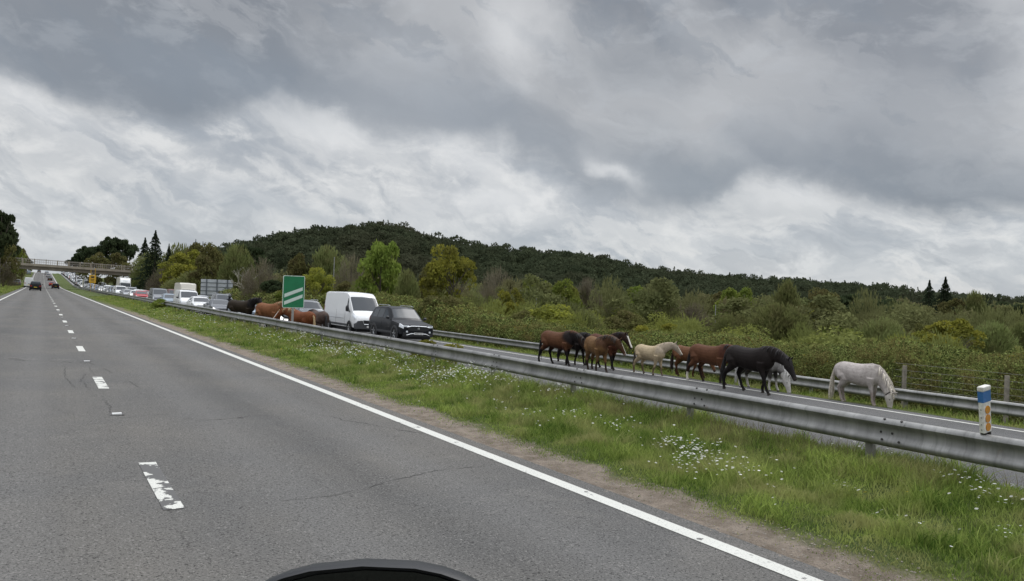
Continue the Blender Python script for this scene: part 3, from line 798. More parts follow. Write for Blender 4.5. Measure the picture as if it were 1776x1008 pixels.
o = q.build('wire_mesh', M_WIRE, root); o.data.transform(inv)

# ------------------------------------------------------------------ own wing mirror
M_HOUS = mat('mirror_housing', (.020, .021, .023), .45, spec=.4, bump=.05, bscale=400)
M_GLS = mat('mirror_glass', (.045, .05, .045), .03, 1.0)  # dark reflection of the own vehicle is put into the base colour
def build_mirror():
    # centre of the housing, ~0.85 m from the eye, below the sight line; its glass faces back towards the driver
    f = Vector((_F.x, _F.y, 0)).normalized(); rt = Vector((f.y, -f.x, 0))
    root = empty('wing_mirror', (0, 0, 0)); tag(root, 'black wing mirror of the camera vehicle, its curved top edge in the foreground', 'wing mirror')
    c = Vector((0, 0, CAM_H)) + f*.80 - rt*.140 + Vector((0, 0, -.411))
    root.location = c
    # axes: u to the right, v up (leaning back a little), n away from the driver
    M3 = Matrix((rt, f, Vector((0, 0, 1)))).transposed()
    tiltm = Matrix.Rotation(math.radians(-3.5), 3, 'Y')
    def P(u_, n_, v_): return M3 @ (tiltm @ Vector((u_, n_, v_)))
    def outline(a, b_, ex=3.4, n=40, du=0, top=1.):
        L_ = []
        for k in range(n):
            th = 2*PI*k/n; cc, ss_ = math.cos(th), math.sin(th)
            u_ = a*math.copysign(abs(cc)**(2/ex), cc); v_ = b_*math.copysign(abs(ss_)**(2/ex), ss_)
            v_ *= (1-.22*(u_/a)**2) if v_ > 0 else 1
            L_.append((u_+du, v_))
        return L_
    mb = MB(); rings = []
    for n_, s_ in ((.004, .93), (-.012, .962), (-.016, .985), (-.010, 1.), (.008, .985), (.03, .90), (.06, .76), (.09, .56), (.11, .3)):
        rings.append([P(u_, n_, v_) for u_, v_ in outline(.168*s_, .125*s_)])
    mb.loft(rings, True, True); mb.build('housing', M_HOUS, root, True, 60)
    mb = MB(); mb.loft([[P(u_, n_, v_) for u_, v_ in outline(.155, .113)] for n_ in (.0, .0035)]); mb.build('mirror_glass', M_GLS, root)
    mb = MB(); mb.tube([P(-.03, .05, -.13), P(-.06, .05, -.22), P(-.16, .03, -.30), P(-.26, .0, -.33)], [.04, .034, .034, .05], 12, True, .6); mb.build('arm', M_HOUS, root, True)
build_mirror()
TREES = [
(24.5,218.8,10.2,10.1,'W','olive willow beside the right-hand end of the bridge'),
(24.5,186.0,6.8,8.4,'B','brown twiggy tree behind the vans, left of the olive hedge'),
(24.5,160.3,8.8,8.3,'Y','yellowish green tree in front of the small far firs'),
(24.7,135.8,8.8,6.4,'O','olive brown tree below the little fir tops'),
(27.0,127.2,8.5,5.5,'W','green rounded tree left of the pale dead tree'),
(24.5,146.5,4.4,11.1,'W','low broad olive willow thicket behind the grey sign back'),
(24.5,177.7,1.7,7.6,'O','low brownish bush behind the motorhome roof'),
(24.5,101.2,5.6,5.0,'B','grey brown leafless tree right of the pale dead tree'),
(24.5,94.5,3.0,2.4,'P','dark evergreen shrub above the black ponies'),
(24.5,86.1,3.2,3.3,'G','green bushy tree left of the green marker sign'),
(32.8,111.7,7.1,4.9,'O','olive tree against the dark hill, above the green marker sign'),
(36.4,109.5,8.1,8.0,'W','large dome-shaped olive tree against the dark hill, behind the lamp column'),
(24.5,77.5,4.2,3.8,'Y','yellow-flushed tree top just right of the green marker sign'),
(33.8,92.2,6.4,4.6,'B','bare brown tree between the olive dome and the bright green tree'),
(24.5,68.2,2.8,3.6,'O','olive thicket right behind the white van'),
(29.3,71.4,7.0,4.4,'G','tall bright green tree above the white van and dark car'),
(28.2,62.6,3.8,2.8,'W','dull green tree at the right foot of the tall bright green tree'),
(35.7,74.4,4.8,3.7,'O','olive brown tree left of the big yellow-topped tree'),
(35.5,67.4,6.7,5.7,'Y','big yellow-topped tree right of the tall bright green one'),
(24.5,48.5,1.8,3.4,'O','grassy olive shrub just behind the far barrier near the dark car'),
(29.4,52.4,2.0,3.3,'W','grey green willow shrub below the big yellow-topped tree'),
(57.9,95.9,6.0,5.7,'B','purplish brown leafless tree right of the big yellow-topped tree'),
(42.6,72.5,2.9,3.3,'B','brown leafless bush under the purplish brown tree'),
(40.5,64.3,2.7,2.7,'Y','lime tree left of the two thin lamp columns'),
(57.3,84.4,4.2,4.9,'G','fresh green tree behind the two thin lamp columns'),
(53.8,72.5,4.1,3.6,'G','brightest green round tree at the foot of the pine hill'),
(33.4,47.5,1.4,3.8,'Y','yellowish olive mound above the bay pony'),
(28.5,43.5,1.0,2.4,'O','dull olive shrub left of the bay pony'),
(59.7,75.8,4.6,4.0,'B','tall bare brown tree right of the brightest green tree'),
(35.8,46.0,1.0,3.4,'W','smooth grey green shrub above the two ponies walking abreast'),
(60.1,70.8,1.9,3.6,'B','reddish brown leafless tree above the gap before the cream pony'),
(69.5,76.7,3.8,5.9,'G','wide yellowish green tree midway along the hill foot'),
(65.6,67.3,2.6,4.0,'B','grey leafless tree behind the cream pony'),
(45.3,51.8,1.0,4.0,'O','rusty olive shrub between the brown ponies and the cream pony'),
(36.8,38.3,0.4,3.0,'Y','low lime olive bush straight above the cream pony'),
(60.9,58.5,1.9,3.8,'B','pale grey willow with bare twigs above the bay pony pair'),
(86.3,77.9,3.7,4.3,'O','brown green tree left of the bright oak on the slope'),
(75.9,65.6,4.0,4.6,'G','bright oak-like tree halfway between the cream pony and the white pony'),
(52.1,45.1,1.0,4.1,'W','feathery grey green willow above the black pony'),
(94.8,72.5,5.5,5.0,'W','pale green tall tree on the slope above the broad willow'),
(53.6,41.8,2.0,5.6,'W','broad feathery willow dome left of the white pony'),
(92.4,64.6,4.5,5.0,'O','brown-green tree on the slope above the white pony'),
(69.1,46.2,0.7,3.9,'G','deep green round tree between the two willow domes'),
(73.8,52.7,1.5,2.9,'Y','small yellow green tree behind the broad willow dome'),
(86.8,54.0,1.4,3.6,'O','rusty brown tree behind the round willow'),
(53.6,32.4,1.1,4.5,'W','neat hemispherical willow above and right of the white pony'),
(72.0,39.6,0.7,2.5,'O','reddish olive bush between the round willow and the lime bush'),
(62.1,31.7,1.3,4.8,'Y','large lime green bush under the pair of firs'),
(129.5,62.4,5.1,6.1,'W','soft green tree right of the pair of firs'),
(98.9,55.8,2.7,4.7,'P','dark holly-like tree below the pair of firs'),
(67.1,30.9,1.1,3.5,'W','grey green willow left of the frame-edge willow'),
(73.4,31.6,1.1,3.2,'W','grey green willow nearest the right edge'),
(122.4,62.1,4.0,5.5,'O','olive tree directly under the taller fir'),
(61.1,48.9,0.5,3.1,'O','dim olive bush in the shadow of the broad willow'),
(144.3,64.8,4.1,7.2,'P','dark pine with broad top near the right edge'),
(125.8,74.2,3.8,6.0,'P','dark round-topped pine left of the pair of firs'),
(125.5,81.5,4.5,6.3,'P','dark pine behind the slope trees above the white pony'),
(24.5,211.0,15.7,5.0,'S','tallest dark fir left of the hill, above the far vans'),
(24.5,233.3,15.0,4.6,'S','shorter dark fir just left of the tallest fir'),
(25.6,194.4,11.7,2.5,'S','small dark fir right of the tallest fir'),
(31.3,205.0,11.6,1.8,'S','leftmost of the three tiny fir tips above the yellowish tree'),
(33.4,206.0,13.9,1.8,'S','middle of the three tiny fir tips above the yellowish tree'),
(35.7,209.3,13.6,1.7,'S','rightmost of the three tiny fir tips above the yellowish tree'),
(143.2,77.3,7.9,3.5,'S','left and broader of the two firs on the right skyline'),
(145.8,75.7,8.6,3.7,'S','right and taller of the two firs on the right skyline'),
(13.1,301.7,14.5,6.9,'P','leftmost dark pine rising behind the bridge parapet'),
(18.7,279.2,17.0,7.2,'P','highest dark pine behind the bridge'),
(23.3,281.1,16.5,6.6,'P','dark pine joined to the right of the highest bridge pine'),
(14.7,270.0,11.2,8.0,'O','dull green tree behind the middle of the bridge'),
(20.1,261.8,11.2,9.0,'O','olive tree behind the right end of the bridge'),
(10.7,318.7,11.8,5.1,'P','low dark pine where the parapet meets the sky'),
(30.5,182.0,11.6,9.0,'O','dull olive tree right below the small dark fir at the left of the hill'),
(33.5,150.0,10.2,8.0,'P','dark pine at the left foot of the hill, above the olive brown tree'),
(29.0,200.0,11.5,9.0,'W','grey green tree among the dark firs left of the hill'),
]
LEFT_TREES = [
(-7.1,181.9,15.7,5.3,'P','tall dark pine whose top is cut by the left edge'),
(-6.9,232.9,15.0,4.5,'P','dark pine just right of the tallest one at the left edge'),
(-6.9,194.3,10.0,5.5,'O','olive green tree at the left edge below the pines'),
(-6.9,267.1,12.3,5.2,'G','green tree at the left, its crown ending in loose sprays'),
(-6.9,380.1,15.2,4.9,'O','olive tree covering the left end of the bridge'),
(-6.9,193.0,5.2,4.9,'B','bare pale-stemmed tree at the left edge under the green crown'),
(-6.9,267.1,3.9,4.1,'O','low green bush at the left verge, behind the black car'),
(-6.9,492.5,14.1,4.5,'P','small dark pine at the left, closest to the sky gap over the bridge'),
(-6.9,621.0,14.2,4.0,'O','small far tree under the left end of the bridge'),
]

# ------------------------------------------------------------------ foliage
def quads_at(C, axis, ln, wd, r, flat=.35):
    """leaf-sized quads: centre C, long axis, length, width"""
    n = len(C)
    a = axis/np.maximum(np.linalg.norm(axis, axis=1, keepdims=True), 1e-6)
    q = r.normal(size=(n, 3)); b_ = np.cross(a, q); b_ /= np.maximum(np.linalg.norm(b_, axis=1, keepdims=True), 1e-6)
    ln = np.broadcast_to(ln, n)[:, None]*.5; wd = np.broadcast_to(wd, n)[:, None]*.5
    V = np.stack([C-a*ln-b_*wd*.6, C-a*ln*.2+b_*wd, C+a*ln+b_*wd*.3, C+a*ln*.1-b_*wd], 1)
    F = np.arange(n*4).reshape(n, 4)
    return V.reshape(-1, 3), F
def sph(r, n):
    v = r.normal(size=(n, 3)); return v/np.linalg.norm(v, axis=1, keepdims=True)
def crown_lobes(seed, n=3600, K=26, lob=(.12, .2), leaf=.045, bottom=.12, flat=1., shape=1.6, gap=.0):
    r = np.random.default_rng(seed)
    # lobe centres in a rounded envelope
    cs = []
    while len(cs) < K:
        p = r.uniform(-1, 1, 3)
        if p@p > 1 or p@p < .12: continue
        z = .5+.5*p[2]; wz = (1-abs(2*z-1)**shape)**.5 if abs(2*z-1) < 1 else 0
        cs.append((p[0]*.40*(.45+.55*wz), p[1]*.40*(.45+.55*wz), bottom+(.92-bottom)*z*.98-.02))
    cs = np.array(cs); rad = r.uniform(lob[0], lob[1], K)*np.where(cs[:, 2] > .8, .75, 1)
    k = r.integers(0, K, n); dv = sph(r, n); dv[:, 2] = np.where(r.random(n) < .7, np.abs(dv[:, 2]), dv[:, 2])
    rr = rad[k]*r.uniform(.45, 1.08, n)**.6
    C = cs[k] + dv*rr[:, None]*np.array([1, 1, flat*.85])
    C[:, 2] = np.clip(C[:, 2], .02, 1.03)
    ax = r.normal(size=(n, 3)) + dv*.6
    V, F = quads_at(C, ax, leaf*r.uniform(.7, 1.5, n), leaf*r.uniform(.45, .9, n), r)
    lt = r.random(K)
    tint = np.clip(lt[k]*.55+r.random(n)*.45, 0, 1)
    return V, F, np.repeat(tint, 4), cs
def crown_feather(seed, n=4600, dome=True, ln=.085, wd=.011, bottom=.0, dense=1.):
    r = np.random.default_rng(seed)
    K = 34; cs = sph(r, K); cs[:, 2] = np.abs(cs[:, 2])*1.05-.08; rr = r.uniform(.80, 1.04, K)
    k = r.integers(0, K, n); d_ = cs[k]+r.normal(size=(n, 3))*.17; d_ /= np.linalg.norm(d_, axis=1, keepdims=True)
    R_ = rr[k]*(r.random(n)**.28)
    z = d_[:, 2]*R_; X = d_[:, 0]*R_*.5; Y = d_[:, 1]*R_*.5
    Z = bottom+(1-bottom)*np.clip((z+.12)/1.08, .0, 1.05)
    C = np.stack([X, Y, Z], 1)
    ax = np.stack([X*.9, Y*.9, .22+.5*Z], 1)+r.normal(size=(n, 3))*.10
    V, F = quads_at(C, ax, ln*r.uniform(.6, 1.5, n), wd*r.uniform(.7, 1.5, n), r)
    tint = np.clip(.25+.45*r.random(K)[k]+.3*r.random(n)+.2*(Z-.5), 0, 1)
    return V, F, np.repeat(tint, 4), cs*.35+np.array([0, 0, .35])
def crown_spruce(seed, n=3000, leaf=.05):
    r = np.random.default_rng(seed); Z = r.random(n)**1.25
    lev = np.floor(Z*15)/15; fr = Z*15-np.floor(Z*15)
    rad = (1-Z)*.5*(.72+.42*(1-fr))*(.8+.35*np.sin(lev*77)**2)
    a = r.uniform(0, 2*PI, n); nb = 7; a = (np.round(a/(2*PI)*nb+lev*3.3)-lev*3.3)*(2*PI/nb)+r.normal(0, .24, n)
    q = r.random(n)**.6; x = np.cos(a)*rad*q; y = np.sin(a)*rad*q
    C = np.stack([x, y, .04+Z*.95-.05*q*(1-Z)], 1)
    ax = np.stack([np.cos(a), np.sin(a), -.25+.0*a], 1)+r.normal(size=(n, 3))*.3
    V, F = quads_at(C, ax, leaf*1.5*r.uniform(.6, 1.3, n)*(1.1-.6*Z), leaf*.5*r.uniform(.6, 1.3, n)*(1.1-.6*Z), r)
    return V, F, np.repeat(r.random(n), 4), None
def trunk_mesh(name, m_, limbs, h=.75, rad=.03, seed=0, n=7, spread=.3, thin=1.):
    rr = random.Random(seed); mb = MB()
    mb.tube([(0, 0, -.06), (.01, .0, h*.35), (-.01, .015, h*.7), (.0, 0, h)], [rad*1.25, rad*.85, rad*.55, rad*.2], 8)
    for k in range(limbs):
        z0 = h*rr.uniform(.18, .75); a = 2*PI*k/limbs+rr.uniform(-.4, .4); L_ = spread*rr.uniform(.7, 1.15)
        p0 = Vector((0, 0, z0)); p1 = p0+Vector((math.cos(a)*L_*.45, math.sin(a)*L_*.45, L_*.45)); p2 = p0+Vector((math.cos(a)*L_*.9, math.sin(a)*L_*.9, L_*rr.uniform(.7, 1.3)))
        mb.tube([p0, p1, p2], [rad*.42*thin, rad*.26*thin, rad*.08], 5)
        for q in range(2):
            b_ = a+rr.uniform(-.9, .9); p3 = p1+Vector((math.cos(b_)*L_*.4, math.sin(b_)*L_*.4, L_*.5))
            mb.tube([p1, p3], [rad*.2*thin, rad*.05], 4)
    return mb.mesh(name, m_, True)
BARK = mat('bark', (.10, .085, .065), .95, var=.3, vscale=6)
BARKP = mat('pale_bark', (.36, .34, .28), .9, var=.2, vscale=6)
LM = {
 'W': leaf_mat('willow_leaves', (0.115, 0.142, 0.049), (0.223, 0.250, 0.095), (0.176, 0.169, 0.074), .6),
 'G': leaf_mat('fresh_green_leaves', (.115, .155, .032), (.26, .32, .07), (.22, .23, .06), .5),
 'Y': leaf_mat('lime_yellow_leaves', (0.155, 0.176, 0.035), (0.351, 0.338, 0.061), (0.176, 0.176, 0.054), .5),
 'O': leaf_mat('olive_leaves', (0.101, 0.105, 0.041), (0.196, 0.196, 0.070), (0.162, 0.135, 0.065), .6),
 'B': leaf_mat('bare_twigs', (0.115, 0.097, 0.070), (0.223, 0.196, 0.142), (0.162, 0.149, 0.081), .5),
 'P': leaf_mat('pine_needles', (0.035, 0.051, 0.027), (0.088, 0.112, 0.054)),
 'S': leaf_mat('fir_needles', (0.019, 0.031, 0.020), (0.053, 0.068, 0.037)),
}
CR = {}
def crown_meshes():
    for k, mk, fn in (('W', 'W', lambda s_: crown_feather(s_, 6800, ln=.080, wd=.016)), ('G', 'G', lambda s_: crown_lobes(s_, 5200, 30, (.10, .17), .046, .08)),
                      ('Y', 'Y', lambda s_: crown_lobes(s_+40, 5000, 34, (.08, .15), .040, .06)), ('O', 'O', lambda s_: crown_lobes(s_+80, 5400, 28, (.10, .18), .040, .05)),
                      ('B', 'B', lambda s_: crown_feather(s_+120, 4200, ln=.11, wd=.006, bottom=.12)),
                      ('P', 'P', lambda s_: crown_lobes(s_+160, 3400, 22, (.11, .19), .060, .42, .55)), ('S', 'S', lambda s_: crown_spruce(s_+200, 3600))):
        for q in range(3):
            V, F, t_, cs = fn(q*7+3); V[:, 2] *= 1./np.percentile(V[:, 2], 99.3); V[:, :2] *= .5/np.percentile(np.hypot(V[:, 0], V[:, 1]), 97); CR[k, q] = np_mesh('crown', V, F, LM[mk], t_)
crown_meshes()
TRK = {'W': trunk_mesh('trunk', BARK, 7, .6, .018, 1), 'G': trunk_mesh('trunk', BARK, 8, .8, .026, 2), 'Y': trunk_mesh('trunk', BARK, 9, .8, .020, 3, spread=.36, thin=1.4), 'O': trunk_mesh('trunk', BARK, 8, .75, .022, 4),
       'B': trunk_mesh('trunk', BARK, 14, .85, .018, 5, spread=.38, thin=1.3), 'P': trunk_mesh('trunk', BARK, 6, .93, .020, 6, spread=.25), 'S': trunk_mesh('trunk', BARK, 3, .95, .02, 7, spread=.1)}
KN = {'W': ('willow_tree', 'tree'), 'G': ('broadleaf_tree', 'tree'), 'Y': ('broadleaf_tree', 'tree'), 'O': ('broadleaf_tree', 'tree'), 'B': ('leafless_tree', 'tree'), 'P': ('pine_tree', 'pine tree'), 'S': ('fir_tree', 'fir tree')}
def tree(X, Y, ztop, wdt, k, label, q=None, group=None, wscale=1.):
    g = gz(X, Y)-.1; h = max(1.6, ztop-g)
    q = random.randrange(3) if q is None else q
    nm, cat = KN[k]
    if h < 3.2 and k != 'S': nm, cat = 'shrub', 'shrub'
    root = empty(nm, (X, Y, g), random.uniform(0, 6.28)); tag(root, label, cat, group)
    W = wdt*1.12*wscale*(1.12 if h < 4 else 1.)
    if k == 'S': W *= 1.75
    if k == 'P': W *= 1.1
    tr = link(bpy.data.objects.new('trunk', TRK[k]), root); tr.scale = (max(W, h*.6), max(W, h*.6), h)
    cr = link(bpy.data.objects.new('crown', CR[k, q]), root); cr.scale = (W, W*random.uniform(.9, 1.1), h)
    return root
for a_ in TREES: tree(*a_)
for a_ in LEFT_TREES: tree(*a_)

# dead pale tree
def dead_tree(X, Y, ztop):
    g = gz(X, Y); h = ztop-g
    root = empty('dead_tree', (X, Y, g)); tag(root, 'pale leafless dead tree with forked branches, right of the grey sign back', 'tree')
    MB().tube([(0, 0, -.2), (.1, 0, h*.3), (-.1, .1, h*.62)], [.2, .15, .1], 8).build('trunk', BARKP, root, True)
    rr = random.Random(4)
    def br(p, d_, L_, r_, lvl):
        e = p+d_*L_; m_ = p+d_*L_*.5+Vector((rr.uniform(-.1, .1), rr.uniform(-.1, .1), 0))*L_
        mb.tube([p, m_, e], [r_, r_*.75, r_*.45], 5)
        if lvl > 0:
            for _ in range(3):
                nd = (d_+Vector((rr.uniform(-.9, .9), rr.uniform(-.9, .9), rr.uniform(-.2, .6)))).normalized()
                br(p+d_*L_*rr.uniform(.45, 1), nd, L_*rr.uniform(.5, .75), r_*.55, lvl-1)
    for k in range(6):
        mb = MB(); a = k*1.05
        br(Vector((0, 0, h*(.22+.07*k))), Vector((math.cos(a)*.8, math.sin(a)*.8, .75)).normalized(), h*.32, .085, 3)
        mb.build('branch', BARKP, root, True)
dead_tree(25.5, 112, 5.0)

# merged masses: pines on the hill, woodland behind the individual trees, scrub, hedge
def scatter_mass(name, pos, scl, tpls, m_, label, cat):
    """pos (n,3), scl (n,3), template meshes as arrays -> one mesh"""
    Vs, Fs, Ts = [], [], []; b = 0; r = np.random.default_rng(len(pos))
    for q, (V, F, t_) in enumerate(tpls):
        sel = np.arange(q, len(pos), len(tpls)); n = len(sel)
        a = r.uniform(0, 2*PI, n); c_, s_ = np.cos(a), np.sin(a)
        P_ = V[None]*scl[sel][:, None, :]
        X = P_[..., 0]*c_[:, None]-P_[..., 1]*s_[:, None]; Y = P_[..., 0]*s_[:, None]+P_[..., 1]*c_[:, None]
        W = np.stack([X, Y, P_[..., 2]], 2)+pos[sel][:, None, :]
        Vs.append(W.reshape(-1, 3)); Fs.append((F[None]+(np.arange(n)*len(V))[:, None, None]+b).reshape(-1, 4)); b += n*len(V)
        Ts.append(np.clip(t_[None]*.6+r.random(n)[:, None]*.4, 0, 1).ravel())
    o = link(bpy.data.objects.new(name, np_mesh(name, np.concatenate(Vs), np.concatenate(Fs), m_, np.concatenate(Ts))))
    return tag(o, label, cat, kind='stuff')
r = np.random.default_rng(21)
def poisson(n, rmin, rmax, a0, a1, cond=None, pw=1.):
    rr = np.sqrt(r.uniform(rmin**2, rmax**2, n)); aa = np.radians(r.uniform(a0, a1, n)); X = rr*np.sin(aa); Y = rr*np.cos(aa)
    if cond is not None: k = cond(X, Y); X, Y = X[k], Y[k]
    return X, Y
HP = leaf_mat('hill_pine_needles', (.046, .062, .036), (.118, .140, .080), (.090, .092, .058), .012)
tp = [crown_lobes(300+i, 380, 6, (.22, .34), .11, .25, .75)[:3] for i in range(4)] + [crown_spruce(320, 170, .13)[:3]]
X, Y = poisson(3000, 235, 520, 6.5, 82, lambda X, Y: X > 45)
Z = ground(X, Y); n = len(X)
h = r.uniform(7., 12.5, n); wd = r.uniform(6.5, 12, n)
scatter_mass('hill_pinewood', np.stack([X, Y, Z-.3], 1), np.stack([wd, wd, h], 1), tp, HP, 'dark pine forest covering the long hill behind', 'forest')
WD = leaf_mat('woodland_leaves', (0.104, 0.122, 0.051), (0.244, 0.256, 0.104), (0.183, 0.146, 0.091), .025)
tp = [crown_lobes(340+i, 420, 16, (.13, .22), .10, .06)[:3] for i in range(3)]+[crown_feather(350, 520, ln=.15, wd=.028)[:3]]
tpf = [crown_lobes(380+i, 1700, 18, (.12, .20), .050, .05)[:3] for i in range(3)]+[crown_feather(390+i, 1900, ln=.085, wd=.013)[:3] for i in range(2)]
for nm, n0, r0, r1, tt, lb in (('mixed_woodland', 700, 150, 265, tp, 'olive and brown spring woodland along the foot of the pine hill'), ('roadside_woodland', 300, 80, 150, tpf, 'spring trees and thickets in the hollow in front of the far woodland')):
    X, Y = poisson(n0, r0, r1, 7, 82, lambda X, Y: (X > 42) | ((Y > 150) & (X > 28)))
    n = len(X); h = r.uniform(3.8, 8.2, n)*(1+(np.hypot(X, Y) > 180)*.3); wd = r.uniform(5, 9, n)
    scatter_mass(nm, np.stack([X, Y, ground(X, Y)-.3], 1), np.stack([wd, wd, h], 1), tt, WD, lb, 'woodland')
SB = leaf_mat('scrub_leaves', (0.104, 0.122, 0.041), (0.262, 0.281, 0.091), (0.256, 0.268, 0.061), .10)
tp = [crown_feather(360+i, 2600, ln=.085, wd=.013)[:3] for i in range(2)]+[crown_lobes(370+i, 1900, 16, (.13, .22), .040, .0)[:3] for i in range(2)]
X1, Y1 = r.uniform(30, 62, 150), r.uniform(14, 100, 150); X2, Y2 = r.uniform(24.5, 30, 60), r.uniform(45, 290, 60)
X = np.concatenate([X1, X2]); Y = np.concatenate([Y1, Y2]); n = len(X)
far = np.concatenate([np.zeros(150), np.ones(60)])
h = np.where(far > 0, r.uniform(2.2, 4., n), r.uniform(1.6, 3.4, n)+.03*np.clip(Y-30, 0, 60)); wd = np.where(far > 0, r.uniform(3.5, 6, n), r.uniform(3, 5.5, n))
scatter_mass('scrub', np.stack([X, Y, ground(X, Y)-.2], 1), np.stack([wd, wd, h], 1), tp, SB, 'low mixed scrub filling the hollow behind the bramble hedge', 'scrub')
# hedge
HT = np.array([(-10, 1.5), (9, 1.5), (12.8, 1.5), (17, 1.36), (21, 1.3), (26, 1.08), (33, 1.1), (38, 1.26), (43, 1.55), (47, 1.95), (60, 2.3), (90, 2.3), (300, 2.2)])
HEDGE = leaf_mat('bramble_leaves', (0.044, 0.059, 0.018), (0.378, 0.425, 0.140), (0.200, 0.153, 0.065), 1.3)
def hedge_pts(n, tr, r):
    t_ = r.uniform(*tr, n); X = r.uniform(22.5, 28.5, n)
    top = np.interp(t_, HT[:, 0], HT[:, 1])-TILT*23.5+zroad(t_)
    g = ground(X, t_); prof = sm((X-22.2)/1.3)*(1-.35*sm((X-25.5)/3))
    bump = (fnoise(X*.8+4, t_*.8, 4)-.5)*1.0
    zs = g+(top-g+.12)*prof*(1+.35*bump)+bump*.35
    dep = r.random(n)**1.6
    front = r.random(n) < .45     # the face towards the road
    X = np.where(front, 22.6+.7*r.random(n)+.25*bump, X)
    g = ground(X, t_)
    Z = np.where(front, g+(top-g)*r.random(n)*(.95+.3*bump)*sm((X-22.0)/1.2), np.maximum(zs-dep*.35, g))
    return X, t_, Z
L = []
for n, tr, lf in ((62000, (6.5, 20), .060), (60000, (20, 36), .075), (42000, (36, 62), .11), (26000, (62, 150), .2), (12000, (150, 300), .35)):
    X, t_, Z = hedge_pts(n, tr, r); C = np.stack([X, t_, Z], 1)
    V, F = quads_at(C, r.normal(size=(n, 3))+np.array([-.3, -.2, .4]), lf*r.uniform(.5, 1.5, n), lf*r.uniform(.4, 1., n), r)
    tint = np.clip(.5*fnoise(X*.9+t_*.8, Z*2.5+t_*.3, 3)+.9*(r.random(n)**1.6-.3)-.05, 0, 1)
    L.append((V, F, np.repeat(tint, 4)))
V, F, Tn = joinb(L)
tag(link(bpy.data.objects.new('bramble_hedge', np_mesh('bramble_hedge', V, F, HEDGE, Tn))), 'dense bramble and gorse hedge running behind the farther crash barrier', 'hedge', kind='stuff')
tpb = [crown_lobes(400+i, 560, 14, (.11, .20), .070, .0)[:3] for i in range(4)]
Yb = np.concatenate([r.uniform(6.5, 62, 190), r.uniform(62, 200, 60)]); n = len(Yb); Xb = 23.9+r.random(n)*2.6
tb = np.interp(Yb, HT[:, 0], HT[:, 1])-TILT*23.5+zroad(Yb); gb = ground(Xb, Yb)-.15
hb = (tb-gb)*r.uniform(.78, 1.22, n); wb = r.uniform(1.3, 2.6, n)
scatter_mass('bramble_bushes', np.stack([Xb, Yb, gb], 1), np.stack([wb, wb, hb], 1), tpb, HEDGE, 'rounded bramble and gorse bushes standing out of the roadside hedge', 'bushes')
GOR = leaf_mat('gorse_flower_yellow', (.30, .23, .02), (.52, .40, .035))
L = []
for n, tr, lf in ((2600, (6.5, 24), .035), (2600, (24, 60), .06)):
    X, t_, Z = hedge_pts(n, tr, r); k = fnoise(t_*.45+3, Z*1.2+X*.4, 3) > .54; X, t_, Z = X[k], t_[k], Z[k]; n = len(X); C = np.stack([X-.05, t_, Z+.05], 1)
    V, F = quads_at(C, r.normal(size=(n, 3)), lf*r.uniform(.5, 1.4, n), lf*.8, r); L.append((V, F, np.repeat(r.random(n), 4)))
V, F, Tn = joinb(L)
tag(link(bpy.data.objects.new('gorse_flowers', np_mesh('gorse_flowers', V, F, GOR, Tn))), 'yellow gorse flowers speckling the hedge', 'flowers', kind='stuff')
# weed clumps by the barriers
def weed(name, X, t_, zz, hgt, wdt, k, label):
    root = empty(name, (X, t_, float(zroad(t_))-TILT*X+zz-.05)); tag(root, label, 'plant')
    MB().tube([(0, 0, -.1), (.02, 0, hgt*.5)], [.02, .008], 5).build('stem', BARK, root)
    c_ = link(bpy.data.objects.new('leaves', CR[k, 1]), root); c_.scale = (wdt, wdt, hgt)
weed('weed_clump', 10.6, 21.0, 0, .95, 1.6, 'Y', 'yellowish weed clump growing up behind the near barrier just right of the dark car')
weed('weed_clump', 8.9, 70.5, .05, 1.05, 1.9, 'G', 'green weed clump grown over the near barrier, below the dark van and motorcycle')
weed('weed_clump', 9.35, 18.0, .15, .3, .8, 'O', 'dry brown twiggy weed under the near barrier, below the ponies walking abreast')

# ------------------------------------------------------------------ vehicles
M_GLASS = mat('car_glass', (.05, .058, .066), .16, spec=.3)
M_GLASSL = mat('car_glass_bright', (.10, .115, .125), .06, spec=.9, coat=.6)
M_TYRE = mat('tyre', (.022, .022, .022), .85)
M_RIM = mat('alloy_rim', (.42, .43, .44), .3, .7)
M_DARK = mat('black_trim', (.022, .023, .025), .5)
M_GREYT = mat('grey_bumper_plastic', (.075, .078, .083), .6)
M_LAMP = mat('headlight_glass', (.78, .82, .86), .12, spec=.8, coat=.8)
M_LAMPON = mat('headlight_lit', (.8, .8, .78), .2, emit=((1, .96, .9), 1.6))
M_TAIL = mat('tail_light', (.35, .015, .012), .25, coat=.5)
M_CHROME = mat('chrome', (.80, .82, .84), .25, .8)
M_PLATEW = mat('plate_white', (.72, .72, .70), .45)
M_PLATEY = mat('plate_yellow', (.70, .52, .05), .45)
M_INK = mat('plate_ink', (.02, .02, .02), .5)
PAINT = {k: mat('paint_'+k, c, .34, mt, coat=(.12 if max(c) < .05 else .45), spec=(.25 if max(c) < .05 else .4), var=.03, vscale=.8) for k, c, mt in (
    ('white', (.74, .75, .75), 0), ('silver', (.40, .42, .44), .35), ('grey', (.16, .17, .185), .3), ('black', (.012, .013, .015), .1), ('slate', (.012, .014, .018), .1),
    ('blue', (.045, .085, .17), .2), ('red', (.38, .025, .03), .1), ('maroon', (.12, .02, .02), .1), ('cream', (.66, .63, .55), 0), ('paleblue', (.27, .33, .39), .3))}

